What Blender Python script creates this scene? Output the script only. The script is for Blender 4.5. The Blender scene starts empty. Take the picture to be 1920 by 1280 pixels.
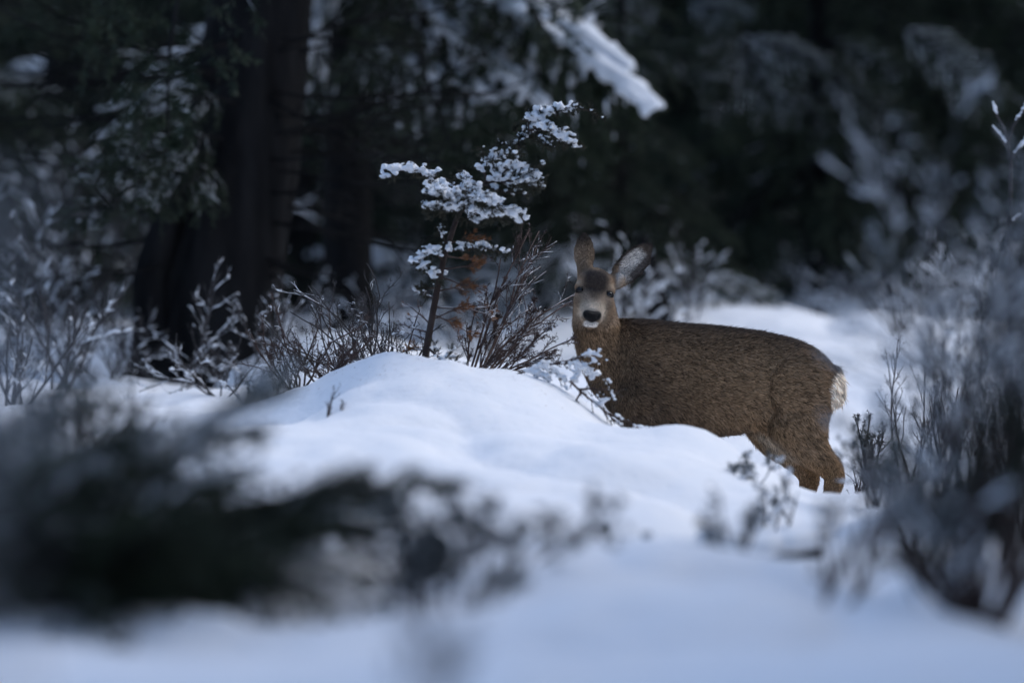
import bpy, bmesh, math, random
import numpy as np
from mathutils import Vector, Matrix
from mathutils.bvhtree import BVHTree

SC = bpy.context.scene
COL = SC.collection
R = np.random.default_rng(11)

# ------------------------------------------------------------------ camera
CAMZ = 1.3
PITCH = math.radians(2.77)
FPX = 6667.0
cam_data = bpy.data.cameras.new('camera')
cam = bpy.data.objects.new('camera', cam_data)
COL.objects.link(cam)
cam.location = (0, 0, CAMZ)
cam.rotation_euler = (math.pi / 2 - PITCH, 0, 0)
cam_data.sensor_width = 36
cam_data.lens = 125
cam_data.clip_start = 0.1
cam_data.clip_end = 2000
cam_data.dof.use_dof = True
cam_data.dof.focus_distance = 11.9
cam_data.dof.aperture_fstop = 1.2
SC.camera = cam

# ------------------------------------------------------------------ sky, sun, exposure
SUN_EL, SUN_ROT = math.radians(50), math.radians(66)
world = bpy.data.worlds.new('World')
SC.world = world
world.use_nodes = True
wn = world.node_tree
bg = wn.nodes['Background']
sky = wn.nodes.new('ShaderNodeTexSky')
sky.sky_type = 'NISHITA'
sky.sun_disc = False
sky.sun_elevation = SUN_EL
sky.sun_rotation = SUN_ROT
sky.air_density = 1.0
sky.dust_density = 1.0
sky.ozone_density = 1.6
wn.links.new(sky.outputs[0], bg.inputs[0])
bg.inputs[1].default_value = 0.12
sd = bpy.data.lights.new('sun', 'SUN')
sd.energy = 0.6
sd.angle = math.radians(38)
sd.color = (1.0, 0.97, 0.90)
sun = bpy.data.objects.new('sun', sd)
COL.objects.link(sun)
# the direction the light comes from (same as the sky's sun)
_s = Vector((math.sin(SUN_ROT) * math.cos(SUN_EL), math.cos(SUN_ROT) * math.cos(SUN_EL), math.sin(SUN_EL)))
sun.rotation_euler = _s.to_track_quat('Z', 'Y').to_euler()
SC.view_settings.view_transform = 'Standard'
SC.view_settings.look = 'None'
SC.view_settings.gamma = 1
SC.view_settings.use_curve_mapping = False
SC.view_settings.exposure = 1.08
SC.cycles.use_denoising = True
SC.cycles.max_bounces = 6
SC.cycles.diffuse_bounces = 4

# ------------------------------------------------------------------ helpers
def W(px, py, d):
    """point of the place seen at photo pixel px,py at depth d metres"""
    x = (px - 960) / FPX * d
    v = -(py - 640) / FPX * d
    return np.array([x, d * math.cos(PITCH) + v * math.sin(PITCH),
                     CAMZ - d * math.sin(PITCH) + v * math.cos(PITCH)])

def hash3(i, j, k):
    n = (i.astype(np.int64) * 374761393 + j.astype(np.int64) * 668265263 + k.astype(np.int64) * 2147483647)
    n = (n ^ (n >> 13)) * 1274126177
    n = n ^ (n >> 16)
    return (n & 0xffff) / 65535.0

def vnoise(p):
    """smooth value noise, -1..1, p (n,3)"""
    p = np.asarray(p, float)
    i = np.floor(p).astype(np.int64)
    f = p - i
    f = f * f * (3 - 2 * f)
    out = 0
    for a in (0, 1):
        for b in (0, 1):
            for c in (0, 1):
                w = (f[:, 0] if a else 1 - f[:, 0]) * (f[:, 1] if b else 1 - f[:, 1]) * (f[:, 2] if c else 1 - f[:, 2])
                out = out + w * hash3(i[:, 0] + a, i[:, 1] + b, i[:, 2] + c)
    return out * 2 - 1

def norm(v):
    return v / np.maximum(np.linalg.norm(v, axis=-1, keepdims=True), 1e-9)

class MB:
    """collects triangles, then builds one mesh"""
    def __init__(s):
        s.v, s.f, s.c, s.n = [], [], [], 0
    def add(s, v, f, c=None):
        v = np.asarray(v, float).reshape(-1, 3)
        s.v.append(v); s.f.append(np.asarray(f, np.int64).reshape(-1, 3) + s.n); s.n += len(v)
        if c is not None:
            s.c.append(np.asarray(c, float).reshape(-1, 3))
    def tubes(s, P, Rr, k=5, cap=True):
        """P (m,n,3) centre lines, Rr (m,n) radii"""
        P = np.asarray(P, float); Rr = np.asarray(Rr, float)
        if P.ndim == 2: P = P[None]; Rr = Rr[None]
        m, n, _ = P.shape
        if m == 0: return
        T = norm(np.gradient(P, axis=1))
        ref = np.where(np.abs(T[:, :1, 2:3]) < 0.9, np.array([0, 0, 1.0]), np.array([1.0, 0, 0]))
        A = norm(np.cross(T, np.broadcast_to(ref, T.shape)))
        B = np.cross(T, A)
        th = np.arange(k) * 2 * math.pi / k
        V = P[:, :, None, :] + Rr[:, :, None, None] * (np.cos(th)[:, None] * A[:, :, None, :] + np.sin(th)[:, None] * B[:, :, None, :])
        base = (np.arange(m) * n * k)[:, None, None]
        i = np.arange(n - 1)[:, None] * k
        j = np.arange(k)[None, :]
        j2 = (j + 1) % k
        a, b, c, d = i + j, i + j2, i + k + j2, i + k + j
        tri = np.stack([np.stack([a, b, c], -1), np.stack([a, c, d], -1)], 2).reshape(-1, 3)
        F = (base + tri[None]).reshape(-1, 3)
        s.add(V, F)
        if cap:
            off = s.n - m * n * k
            fan = []
            for q in range(1, k - 1):
                fan.append([0, q + 1, q]); fan.append([(n - 1) * k, (n - 1) * k + q, (n - 1) * k + q + 1])
            fan = np.array(fan)
            s.f.append((base + fan[None]).reshape(-1, 3) + off)
    def slivers(s, P, D, S, L, Wd, bend=0.0, N=None, c=None):
        """thin pointed blades: P roots, D direction, S side vector, L length, Wd half width"""
        L = np.broadcast_to(np.asarray(L, float), (len(P),))[:, None]
        Wd = np.broadcast_to(np.asarray(Wd, float), (len(P),))[:, None]
        mid = P + D * L * 0.5
        tip = P + D * L
        if N is not None:
            mid = mid + N * L * bend
        V = np.stack([P - S * Wd * .7, P + S * Wd * .7, mid + S * Wd, mid - S * Wd, tip], 1)
        b = (np.arange(len(P)) * 5)[:, None, None]
        F = np.array([[0, 1, 2], [0, 2, 3], [3, 2, 4]])[None] + b
        s.add(V, F, c)
    def blobs(s, C, Rr, flat=0.7):
        """low lumps (deformed icospheres)"""
        v, f = ICO
        m = len(C)
        if m == 0: return
        jit = 1 + 0.25 * R.standard_normal((m, len(v), 1))
        sc = np.stack([R.uniform(.8, 1.25, m), R.uniform(.8, 1.25, m), np.full(m, flat)], -1)[:, None]
        V = C[:, None] + v[None] * jit * sc * np.asarray(Rr)[:, None, None]
        F = f[None] + (np.arange(m) * len(v))[:, None, None]
        s.add(V, F)
    def mesh(s, name):
        me = bpy.data.meshes.new(name)
        if not s.v: return me
        V = np.concatenate(s.v); F = np.concatenate(s.f)
        me.vertices.add(len(V)); me.vertices.foreach_set('co', V.astype(np.float32).ravel())
        me.loops.add(len(F) * 3); me.loops.foreach_set('vertex_index', F.astype(np.int32).ravel())
        me.polygons.add(len(F)); me.polygons.foreach_set('loop_start', (np.arange(len(F)) * 3).astype(np.int32))
        me.polygons.foreach_set('use_smooth', np.ones(len(F), bool))
        me.update(calc_edges=True)
        if s.c:
            Cc = np.concatenate(s.c)
            at = me.color_attributes.new('coat', 'FLOAT_COLOR', 'POINT')
            at.data.foreach_set('color', np.concatenate([Cc, np.ones((len(Cc), 1))], 1).astype(np.float32).ravel())
        return me
    def build(s, name, mat, parent=None):
        return link(name, s.mesh(name), mat, parent)

def _ico(sub):
    bm = bmesh.new(); bmesh.ops.create_icosphere(bm, subdivisions=sub, radius=1)
    v = np.array([x.co[:] for x in bm.verts]); f = np.array([[q.index for q in p.verts] for p in bm.faces])
    bm.free(); return v, f
ICO = _ico(2)
ICO3 = _ico(3)

def link(name, me, mat, parent=None):
    o = bpy.data.objects.new(name, me)
    if mat is not None and not me.materials: me.materials.append(mat)
    COL.objects.link(o)
    if parent is not None: o.parent = parent
    if name in ('needles', 'leaves', 'foliage', 'dead_leaves', 'fur'): o['kind'] = 'stuff'   # nobody could count them
    return o

def thing(name, label, cat, loc=(0, 0, 0), group=None):
    o = bpy.data.objects.new(name, None)
    o.empty_display_size = 0.1
    COL.objects.link(o); o.location = tuple(float(q) for q in loc)
    o['label'] = label; o['category'] = cat
    if group: o['group'] = group
    return o

def copy_tree(o, parent=None):
    c = o.copy(); COL.objects.link(c)
    if parent is not None:
        c.parent = parent
    for ch in list(o.children): copy_tree(ch, c)
    return c

def largest(me):
    """drop stray crumbs when a skin falls into a handful of pieces"""
    n = len(me.vertices)
    if n == 0: return me
    e = np.empty(len(me.edges) * 2, np.int32); me.edges.foreach_get('vertices', e); e = e.reshape(-1, 2)
    lab = np.arange(n)
    while True:
        m = np.minimum(lab[e[:, 0]], lab[e[:, 1]])
        new = lab.copy(); np.minimum.at(new, e[:, 0], m); np.minimum.at(new, e[:, 1], m); new = new[new]
        if (new == lab).all(): break
        lab = new
    u, c = np.unique(lab, return_counts=True)
    if 1 < len(u) <= 6:
        keep = u[c.argmax()]
        bm = bmesh.new(); bm.from_mesh(me)
        bmesh.ops.delete(bm, geom=[v for v in bm.verts if lab[v.index] != keep], context='VERTS')
        bm.to_mesh(me); bm.free()
    return me

def remesh(me, voxel, smooth=0, fac=0.5):
    """fuse overlapping shells of a mesh into one continuous skin"""
    o = bpy.data.objects.new('tmp', me); COL.objects.link(o)
    m = o.modifiers.new('r', 'REMESH'); m.mode = 'VOXEL'; m.voxel_size = voxel; m.use_smooth_shade = True
    if smooth:
        q = o.modifiers.new('s', 'SMOOTH'); q.iterations = smooth; q.factor = fac
    dg = bpy.context.evaluated_depsgraph_get(); dg.update()
    out = bpy.data.meshes.new_from_object(o.evaluated_get(dg), depsgraph=dg)
    bpy.data.objects.remove(o)
    out.materials.clear()
    out = largest(out)
    out.polygons.foreach_set('use_smooth', np.ones(len(out.polygons), bool))
    return out

# ------------------------------------------------------------------ materials
def mat(name, col, rough=0.8, spec=0.3, var=0.0, vscale=20.0, bump=0.0, bscale=60.0, col2=None, sss=0.0, stretch=None):
    m = bpy.data.materials.new(name); m.use_nodes = True
    nt = m.node_tree; b = nt.nodes['Principled BSDF']
    b.inputs['Base Color'].default_value = (*col, 1)
    b.inputs['Roughness'].default_value = rough
    b.inputs['Specular IOR Level'].default_value = spec
    tc = nt.nodes.new('ShaderNodeTexCoord')
    vec = tc.outputs['Object']
    if stretch:
        mp = nt.nodes.new('ShaderNodeMapping'); mp.inputs['Scale'].default_value = stretch
        nt.links.new(vec, mp.inputs[0]); vec = mp.outputs[0]
    if col2 is not None:
        n = nt.nodes.new('ShaderNodeTexNoise'); n.inputs['Scale'].default_value = vscale; n.inputs['Detail'].default_value = 6
        r = nt.nodes.new('ShaderNodeValToRGB')
        r.color_ramp.elements[0].position = .35; r.color_ramp.elements[1].position = .68
        r.color_ramp.elements[0].color = (*col, 1); r.color_ramp.elements[1].color = (*col2, 1)
        nt.links.new(vec, n.inputs['Vector']); nt.links.new(n.outputs['Fac'], r.inputs[0])
        nt.links.new(r.outputs[0], b.inputs['Base Color'])
    if bump:
        n = nt.nodes.new('ShaderNodeTexNoise'); n.inputs['Scale'].default_value = bscale; n.inputs['Detail'].default_value = 8
        bp = nt.nodes.new('ShaderNodeBump'); bp.inputs['Strength'].default_value = bump; bp.inputs['Distance'].default_value = 0.02
        nt.links.new(vec, n.inputs['Vector']); nt.links.new(n.outputs['Fac'], bp.inputs['Height'])
        nt.links.new(bp.outputs[0], b.inputs['Normal'])
    if sss:
        b.inputs['Subsurface Weight'].default_value = sss
        b.inputs['Subsurface Radius'].default_value = (0.02, 0.025, 0.035)
        b.inputs['Subsurface Scale'].default_value = 1.0
    return m

M_SNOW = mat('snow', (.86, .88, .91), .65, .25, bump=.3, bscale=22, col2=(.9, .91, .93), vscale=3)
M_SNOWP = mat('snow_clump', (.86, .88, .91), .7, .2, bump=.3, bscale=160)
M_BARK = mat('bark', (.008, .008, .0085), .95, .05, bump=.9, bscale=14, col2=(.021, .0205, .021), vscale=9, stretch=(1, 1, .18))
M_BARKR = mat('red_bark', (.035, .024, .02), .9, .15, bump=.6, bscale=30, col2=(.075, .056, .05), vscale=30, stretch=(1, 1, .3))
M_TWIG = mat('twig', (.055, .035, .03), .85, .2, col2=(.10, .07, .062), vscale=40)
M_TWIGG = mat('grey_twig', (.040, .036, .036), .85, .2, col2=(.085, .078, .078), vscale=25)
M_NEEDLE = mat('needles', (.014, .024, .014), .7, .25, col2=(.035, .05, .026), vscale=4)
M_JUNI = mat('juniper_leaf', (.03, .034, .024), .7, .2, col2=(.07, .062, .042), vscale=30)
M_DEAD = mat('dead_leaf', (.16, .07, .03), .8, .2, col2=(.28, .14, .07), vscale=40)
M_SAGE = mat('sage_leaf', (.06, .075, .075), .8, .2, col2=(.14, .155, .16), vscale=12)
# ------------------------------------------------------------------ ground
def zof(px, py, d): return W(px, py, d)
CP = []
for (px, py, d) in [
    (0,1300,4.8),(480,1300,4.8),(960,1300,4.8),(1440,1300,4.9),(1920,1300,4.9),
    (60,1200,6.1),(250,1180,6.2),(380,1120,6.3),(520,1160,6.4),(750,1135,6.6),(1000,1160,6.4),(1300,1150,6.6),(1700,1150,6.8),(1900,1140,6.8),(900,1090,7.4),(1300,1085,7.5),(400,1085,7.4),(1700,1105,7.5),
    (200,1010,8.5),(600,1030,8.3),(900,1050,8.2),(1100,1085,8),(1280,1060,8.15),(1420,1040,8.3),(1520,1040,8.3),(1800,1080,8),
    (1000,950,9.3),(1250,935,9.5),(1430,1000,9.5),(1600,985,9.6),(1850,940,9.6),
    (100,830,10.2),(400,840,10.2),(700,850,10),(1000,830,10.2),(1250,850,10.3),
    (600,768,10.9),(625,752,10.95),(650,742,11.05),(690,700,11.2),(738,680,11.3),(800,693,11.35),(860,706,11.3),(950,697,11.25),(1040,713,11.2),(1110,758,11.1),(1160,803,11.0),
    (1210,800,10.9),(1270,797,10.85),(1335,808,10.85),(1240,872,10.1),(1120,835,10.5),(1385,865,10.9),(1440,900,10.4),(1500,916,10.4),(1560,926,10.4),(1640,925,10.4),(1500,940,10.0),(1600,950,10.0),(1460,945,11),(1540,985,11.3),(1650,925,11.6),(1800,860,11.8),(1950,850,11.8),
    (560,812,11),(450,805,11.2),(300,800,11.4),(100,800,11.4),(-60,800,11.4),
    (500,735,14),(380,742,15.4),(900,675,14),(1300,705,15),(1650,700,15),(1900,720,15),(150,700,15),
    (1700,605,18),(1300,570,19),(800,610,19),(100,640,18),(1900,630,19),
    (1550,510,24),(1300,485,25),(1900,520,24),(700,565,24),(100,580,24)]:
    CP.append(W(px, py, d))
for (px, d, z) in [(1200,12,.33),(1350,12,.26),(1550,12,.10),(1500,12.9,.2),(900,12.1,.56),(700,12.1,.5),(1100,12.3,.42),
                   (960,3.2,.66),(300,3.2,.66),(1600,3.2,.66),(960,2,.62)]:
    p = W(px, 640, d); CP.append(np.array([p[0], p[1], z]))
for (x, y, z) in [(-6,0,.5),(6,0,.5),(0,-6,.45),(0,-30,.3),(-30,-10,.6),(30,-10,.6),(-8,8,.6),(8,8,.5),(-10,18,.7),(10,18,.6),
                  (-30,20,1.2),(30,20,1.0),(0,35,1.0),(-15,35,1.2),(15,35,1.1),(0,60,3.5),(-35,60,4),(35,60,4),(0,120,9),(-80,110,9),(80,110,9),(-90,30,3),(90,30,3)]:
    CP.append(np.array([x, y, z], float))
CP = np.array(CP)
def _tk(r2):
    return np.where(r2 > 1e-12, r2 * np.log(np.maximum(r2, 1e-12)), 0) * 0.5
_n = len(CP)
_d2 = ((CP[:, None, :2] - CP[None, :, :2]) ** 2).sum(-1)
_K = _tk(_d2) + np.eye(_n) * 0.0003
_Pm = np.concatenate([np.ones((_n, 1)), CP[:, :2]], 1)
_A = np.block([[_K, _Pm], [_Pm.T, np.zeros((3, 3))]])
_w = np.linalg.solve(_A, np.concatenate([CP[:, 2], np.zeros(3)]))
def ground_z(xy):
    xy = np.atleast_2d(np.asarray(xy, float))
    out = np.zeros(len(xy))
    for a in range(0, len(xy), 20000):
        q = xy[a:a + 20000]
        d2 = ((q[:, None] - CP[None, :, :2]) ** 2).sum(-1)
        out[a:a + 20000] = _tk(d2) @ _w[:_n] + _w[_n] + q @ _w[_n + 1:]
    far = np.clip((np.hypot(xy[:, 0], xy[:, 1] - 30) - 90) / 60, 0, 1)
    out = out * (1 - far) + 9 * far
    p = np.c_[xy, np.zeros(len(xy))]
    hum = np.maximum(vnoise(p * 1.4 + 3.3), -.3)
    out = out + 0.04 * hum + 0.012 * vnoise(p * 3.7 + 9) + 0.009 * vnoise(p * 10 + 5) + 0.0035 * vnoise(p * 24 + 2) + 0.0015 * vnoise(p * 48 + 2)
    # pillows of snow with soft creases between them, fading at the mound's crest
    a1 = np.abs(vnoise(p * np.array([1.15, 1.5, 1]) + 21.7)); a2 = np.abs(vnoise(p * np.array([2.6, 3.1, 1]) + 4.1))
    crest = np.exp(-((xy[:, 1] - 11.4) / 1.1) ** 2) * (np.abs(xy[:, 0]) < 2.5)
    out = out + (0.13 * (np.sqrt(a1 + .01) - .5) + 0.045 * (np.sqrt(a2 + .01) - .5)) * (1 - .86 * crest)
    return np.clip(out, -1.5, 16)
def gz(x, y): return float(ground_z([[x, y]])[0])
def gbase(px, d, dz=0.0):
    """point on the ground at photo column px, depth d"""
    p = W(px, 640, d); return np.array([p[0], p[1], gz(p[0], p[1]) + dz])

def axis_pts(segs):
    out = [segs[0][0]]
    for a, b, step in segs:
        n = max(1, int(round((b - a) / step))); out += list(np.linspace(a, b, n + 1)[1:])
    return np.array(out)
gx = axis_pts([(-260, -60, 20), (-60, -14, 2), (-14, -4, .4), (-4, -2, .08), (-2, 2, .03), (2, 4, .08), (4, 14, .4), (14, 60, 2), (60, 260, 20)])
gy = axis_pts([(-120, -20, 20), (-20, 2, 1), (2, 5, .15), (5, 13, .03), (13, 18, .08), (18, 32, .25), (32, 70, 1.5), (70, 280, 15)])
GX, GY = np.meshgrid(gx, gy)
GV = np.c_[GX.ravel(), GY.ravel()]
GV = np.c_[GV, ground_z(GV)]
nx, ny = len(gx), len(gy)
ii, jj = np.meshgrid(np.arange(nx - 1), np.arange(ny - 1))
a = (jj * nx + ii).ravel()
mb = MB(); mb.add(GV, np.concatenate([np.c_[a, a + 1, a + nx + 1], np.c_[a, a + nx + 1, a + nx]]))
ground = mb.build('snow_ground', M_SNOW); ground['kind'] = 'structure'
# ------------------------------------------------------------------ the deer
S = 0.0018
DX0, DY0 = 1330.0, 1040.0
deer_loc = W(DX0, DY0, 12.0)
deer = thing('deer', 'young brown deer with big ears and a black nose standing in deep snow', 'deer', deer_loc)
def Q(px, py, w=0.0):   # photo position (w in the same unit, towards the photographer) to the deer's own space
    return np.array([(px - DX0) * S, -w * S, (DY0 - py) * S])
def unQ(v):
    v = np.asarray(v); return v[..., 0] / S + DX0, DY0 - v[..., 2] / S, -v[..., 1] / S

def loft(mb, rings, k=28, power=2.0):
    """rings: (centre, U half axis, V half axis)"""
    th = np.arange(k) * 2 * math.pi / k
    c, s = np.cos(th), np.sin(th)
    c = np.sign(c) * np.abs(c) ** (2 / power); s = np.sign(s) * np.abs(s) ** (2 / power)
    n = len(rings)
    V = np.array([np.asarray(C)[None] + c[:, None] * np.asarray(U)[None] + s[:, None] * np.asarray(Vv)[None] for C, U, Vv in rings]).reshape(-1, 3)
    i = np.arange(n - 1)[:, None] * k; j = np.arange(k)[None]; j2 = (j + 1) % k
    aa, b, cc, d = i + j, i + j2, i + k + j2, i + k + j
    F = np.stack([np.stack([aa, b, cc], -1), np.stack([aa, cc, d], -1)], 2).reshape(-1, 3)
    V = np.concatenate([V, [rings[0][0]], [rings[-1][0]]])
    e0 = n * k
    q = np.arange(k); q2 = (q + 1) % k
    F = np.concatenate([F, np.stack([np.full(k, e0), q2, q], -1), np.stack([np.full(k, e0 + 1), (n - 1) * k + q, (n - 1) * k + q2], -1)])
    mb.add(V, F)

def limb(mb, pts, k=20):
    """pts: (px, py, w, r) ; ball-ended tapering limb"""
    P = np.array([Q(*p[:3]) for p in pts]); r = np.array([p[3] * S for p in pts])
    t = np.linspace(0, 1, len(pts)); tt = np.linspace(0, 1, len(pts) * 5)
    P = np.stack([np.interp(tt, t, P[:, q]) for q in range(3)], 1); r = np.interp(tt, t, r)
    for _ in range(2):
        P[1:-1] = (P[:-2] + 2 * P[1:-1] + P[2:]) / 4; r[1:-1] = (r[:-2] + 2 * r[1:-1] + r[2:]) / 4
    T = norm(np.gradient(P, axis=0)); A = norm(np.cross(T, [0, 1.0, 0.05])); B = np.cross(T, A)
    loft(mb, [(P[i], A[i] * r[i], B[i] * r[i]) for i in range(len(P))], k)
    for e in (0, -1): ell(mb, P[e], (r[e],) * 3)

def ell(mb, c, r, rot=None):
    v, f = ICO3
    q = v * np.asarray(r)
    if rot is not None: q = q @ np.array(rot).T
    mb.add(q + np.asarray(c), f)

bodymb = MB()
# trunk: vertical slices from breast to rump (px, top, bottom, half thickness)
TR = [(1092,648,690,14),(1100,628,706,30),(1115,612,728,45),(1140,603,768,58),(1180,600,806,64),(1230,603,816,63),(1268,606,817,57),(1320,609,818,66),
      (1380,615,811,66),(1428,621,798,54),(1490,636,800,66),(1524,652,795,60),(1547,670,778,50),(1560,687,755,36),(1568,700,735,18)]
xs = np.array([t[0] for t in TR]); tt = np.linspace(xs[0], xs[-1], 60)
top = np.interp(tt, xs, [t[1] for t in TR]); bot = np.interp(tt, xs, [t[2] for t in TR]); hw = np.interp(tt, xs, [t[3] for t in TR])
def sm(a, n=2):
    a = a.copy()
    for _ in range(n): a[1:-1] = (a[:-2] + 2 * a[1:-1] + a[2:]) / 4
    return a
top, bot, hw = sm(top), sm(bot), sm(hw)
WB = lambda px: (px - 1330) * 0.14       # the rump is turned a little towards the photographer
loft(bodymb, [(Q(p, (t + b) / 2, WB(p)), np.array([S * h * .14 * -0.0, -S * h, 0]), np.array([0, 0, S * (b - t) / 2])) for p, t, b, h in zip(tt, top, bot, hw)], 32, 2.25)
# neck
limb(bodymb, [(1165,700,-30,64),(1140,668,-18,56),(1124,640,-8,47),(1116,605,4,41.5),(1113,570,14,38),(1113,545,18,34)])
# skull, cheeks and muzzle (roll of the head about 8 degrees)
roll = math.radians(7)
def H(dx, dy, w):   # head space: pixels from the point between the eyes
    c, s = math.cos(roll), math.sin(roll)
    return Q(1113 + dx * c - dy * s, 546 + dx * s + dy * c, w)
rotm = Matrix.Rotation(-roll, 3, 'Y') if False else Matrix.Rotation(roll, 3, 'Y')
ell(bodymb, H(0, -14, 34), np.array([35, 40, 31]) * S, rotm)       # skull (x, depth, height)
ell(bodymb, H(0, -20, 52), np.array([27, 20, 22]) * S, rotm)       # forehead dome
ell(bodymb, H(0, 18, 32), np.array([36, 40, 36]) * S, rotm)        # cheeks and jaw
for sx in (-1, 1):
    ell(bodymb, H(sx * 27, -6, 50), np.array([11, 16, 10]) * S, rotm)   # brow over each eye
    ell(bodymb, H(sx * 24, 16, 56), np.array([13, 18, 18]) * S, rotm)   # cheekbone below each eye
MZ = [(0,8,46,32,28),(-.5,18,62,27.5,25),(-1,27,76,23.5,22),(-1.5,36,89,21.5,20),(-1.5,43,99,20,17.5),(-1.5,46.5,104,17,14)]
ax = norm(H(-1.5, 46, 104) - H(0, 8, 46)); ux = norm(H(1, 0, 0) - H(0, 0, 0)); vx = np.cross(ax, ux)
loft(bodymb, [(H(a_, b_, c_), ux * h_ * S, vx * v_ * S) for a_, b_, c_, h_, v_ in MZ], 24, 2.2)
ell(bodymb, H(-1.5, 57, 88), np.array([13.5, 15, 7.5]) * S, rotm)    # chin
for sx in (-1, 1):
    ell(bodymb, H(-1.5 + sx * 11, 47, 91), np.array([10, 11, 10]) * S, rotm)   # lips either side of the nose
# ears: cupped shells
def ear(base, tip, half, cup, facing, thick=4.0):
    b, t = np.array(base, float), np.array(tip, float)
    axis = t - b; L = np.linalg.norm(axis); axis /= L
    f = np.array(facing, float); f -= axis * f.dot(axis); f /= np.linalg.norm(f)
    side = np.cross(axis, f)
    tv = np.linspace(0, 1, 22)
    prof = np.interp(tv, [0, .12, .3, .5, .7, .85, .95, 1], [.42, .62, .92, 1, .9, .62, .32, .06]) * half
    rings = []
    grid_f, grid_b = [], []
    u = np.linspace(-1, 1, 15)
    for q, h in zip(tv, prof):
        cdep = cup * np.sin(math.pi * min(1, q * .9 + .18)) ** .7
        for arr, dth in ((grid_f, thick / 2), (grid_b, -thick / 2)):
            edge = np.sqrt(np.maximum(0, 1 - u ** 8))
            pts = b + axis * q * L + np.outer(u * h, side) + np.outer(cdep * (u ** 2 - .6) + dth * edge, f)
            arr.append(pts)
    ring = [np.concatenate([g, h_[::-1][1:-1]]) for g, h_ in zip(grid_f, grid_b)]
    k = len(ring[0]); n = len(ring)
    V = np.array(ring).reshape(-1, 3)
    V = np.array([Q(*p) for p in V])
    i = np.arange(n - 1)[:, None] * k; j = np.arange(k)[None]; j2 = (j + 1) % k
    aa, bb, cc, d = i + j, i + j2, i + k + j2, i + k + j
    F = np.stack([np.stack([aa, bb, cc], -1), np.stack([aa, cc, d], -1)], 2).reshape(-1, 3)
    V = np.concatenate([V, [V[:k].mean(0)], [V[-k:].mean(0)]]); e0 = n * k; q = np.arange(k); q2 = (q + 1) % k
    F = np.concatenate([F, np.stack([np.full(k, e0), q2, q], -1), np.stack([np.full(k, e0 + 1), (n - 1) * k + q, (n - 1) * k + q2], -1)])
    bodymb.add(V, F)
ear((1146, 535, 22), (1219, 457, 14), 29, 14, (-.05, .35, 1))
ear((1097, 512, 22), (1094, 436, 18), 23, 12, (-.45, .1, -1))
limb(bodymb, [(1142,530,24,15),(1156,524,22,13)])
limb(bodymb, [(1098,520,26,16),(1096,500,22,15)])
# hind legs (near and far) and front legs
def leg_h(dx, w, dy=0):
    limb(bodymb, [(1508+dx*.3,715,w*.5,58),(1492+dx*.6,760,w*.8,54),(1478+dx,792,w,46),(1496+dx,825,w,35),(1528+dx,853,w,28),(1554+dx,874+dy,w,23),(1561+dx,892+dy,w,20),(1556+dx,915+dy,w,16.5),(1551+dx,950+dy,w,14),(1546+dx,1000+dy,w,12),(1542+dx,1030,w,13)])
leg_h(0, 42)
limb(bodymb, [(1508,735,30,46),(1510,785,38,40),(1522,825,42,24),(1542,858,42,17)])
ell(bodymb, Q(1205, 712, WB(1205) + 47), np.array([42, 24, 72]) * S)
ell(bodymb, Q(1222, 775, WB(1222) + 46), np.array([30, 22, 34]) * S)
ell(bodymb, Q(1492, 722, WB(1492) + 47), np.array([58, 22, 66]) * S)
leg_h(-40, -34, 8)
def leg_f(dx, w):
    limb(bodymb, [(1195+dx*.4,745,w*.7,50),(1205+dx,795,w,32),(1212+dx,840,w,20),(1206+dx,905,w,15),(1204+dx,920,w,16),(1203+dx,980,w,11),(1202+dx,1032,w,13)])
leg_f(0, 18); leg_f(34, -50)
# short tail
limb(bodymb, [(1558,694,WB(1566)-8,12),(1566,712,WB(1580)-8,11),(1569,735,WB(1580)-6,9),(1567,748,WB(1580)-4,5)])
raw = bodymb.mesh('raw')
bodyme = remesh(raw, 0.0042, 9, .5)
NV = len(bodyme.vertices)
co = np.empty(NV * 3, np.float32); bodyme.vertices.foreach_get('co', co); co = co.reshape(-1, 3).astype(float)
no = np.empty(NV * 3, np.float32); bodyme.vertices.foreach_get('normal', no); no = no.reshape(-1, 3).astype(float)

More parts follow.
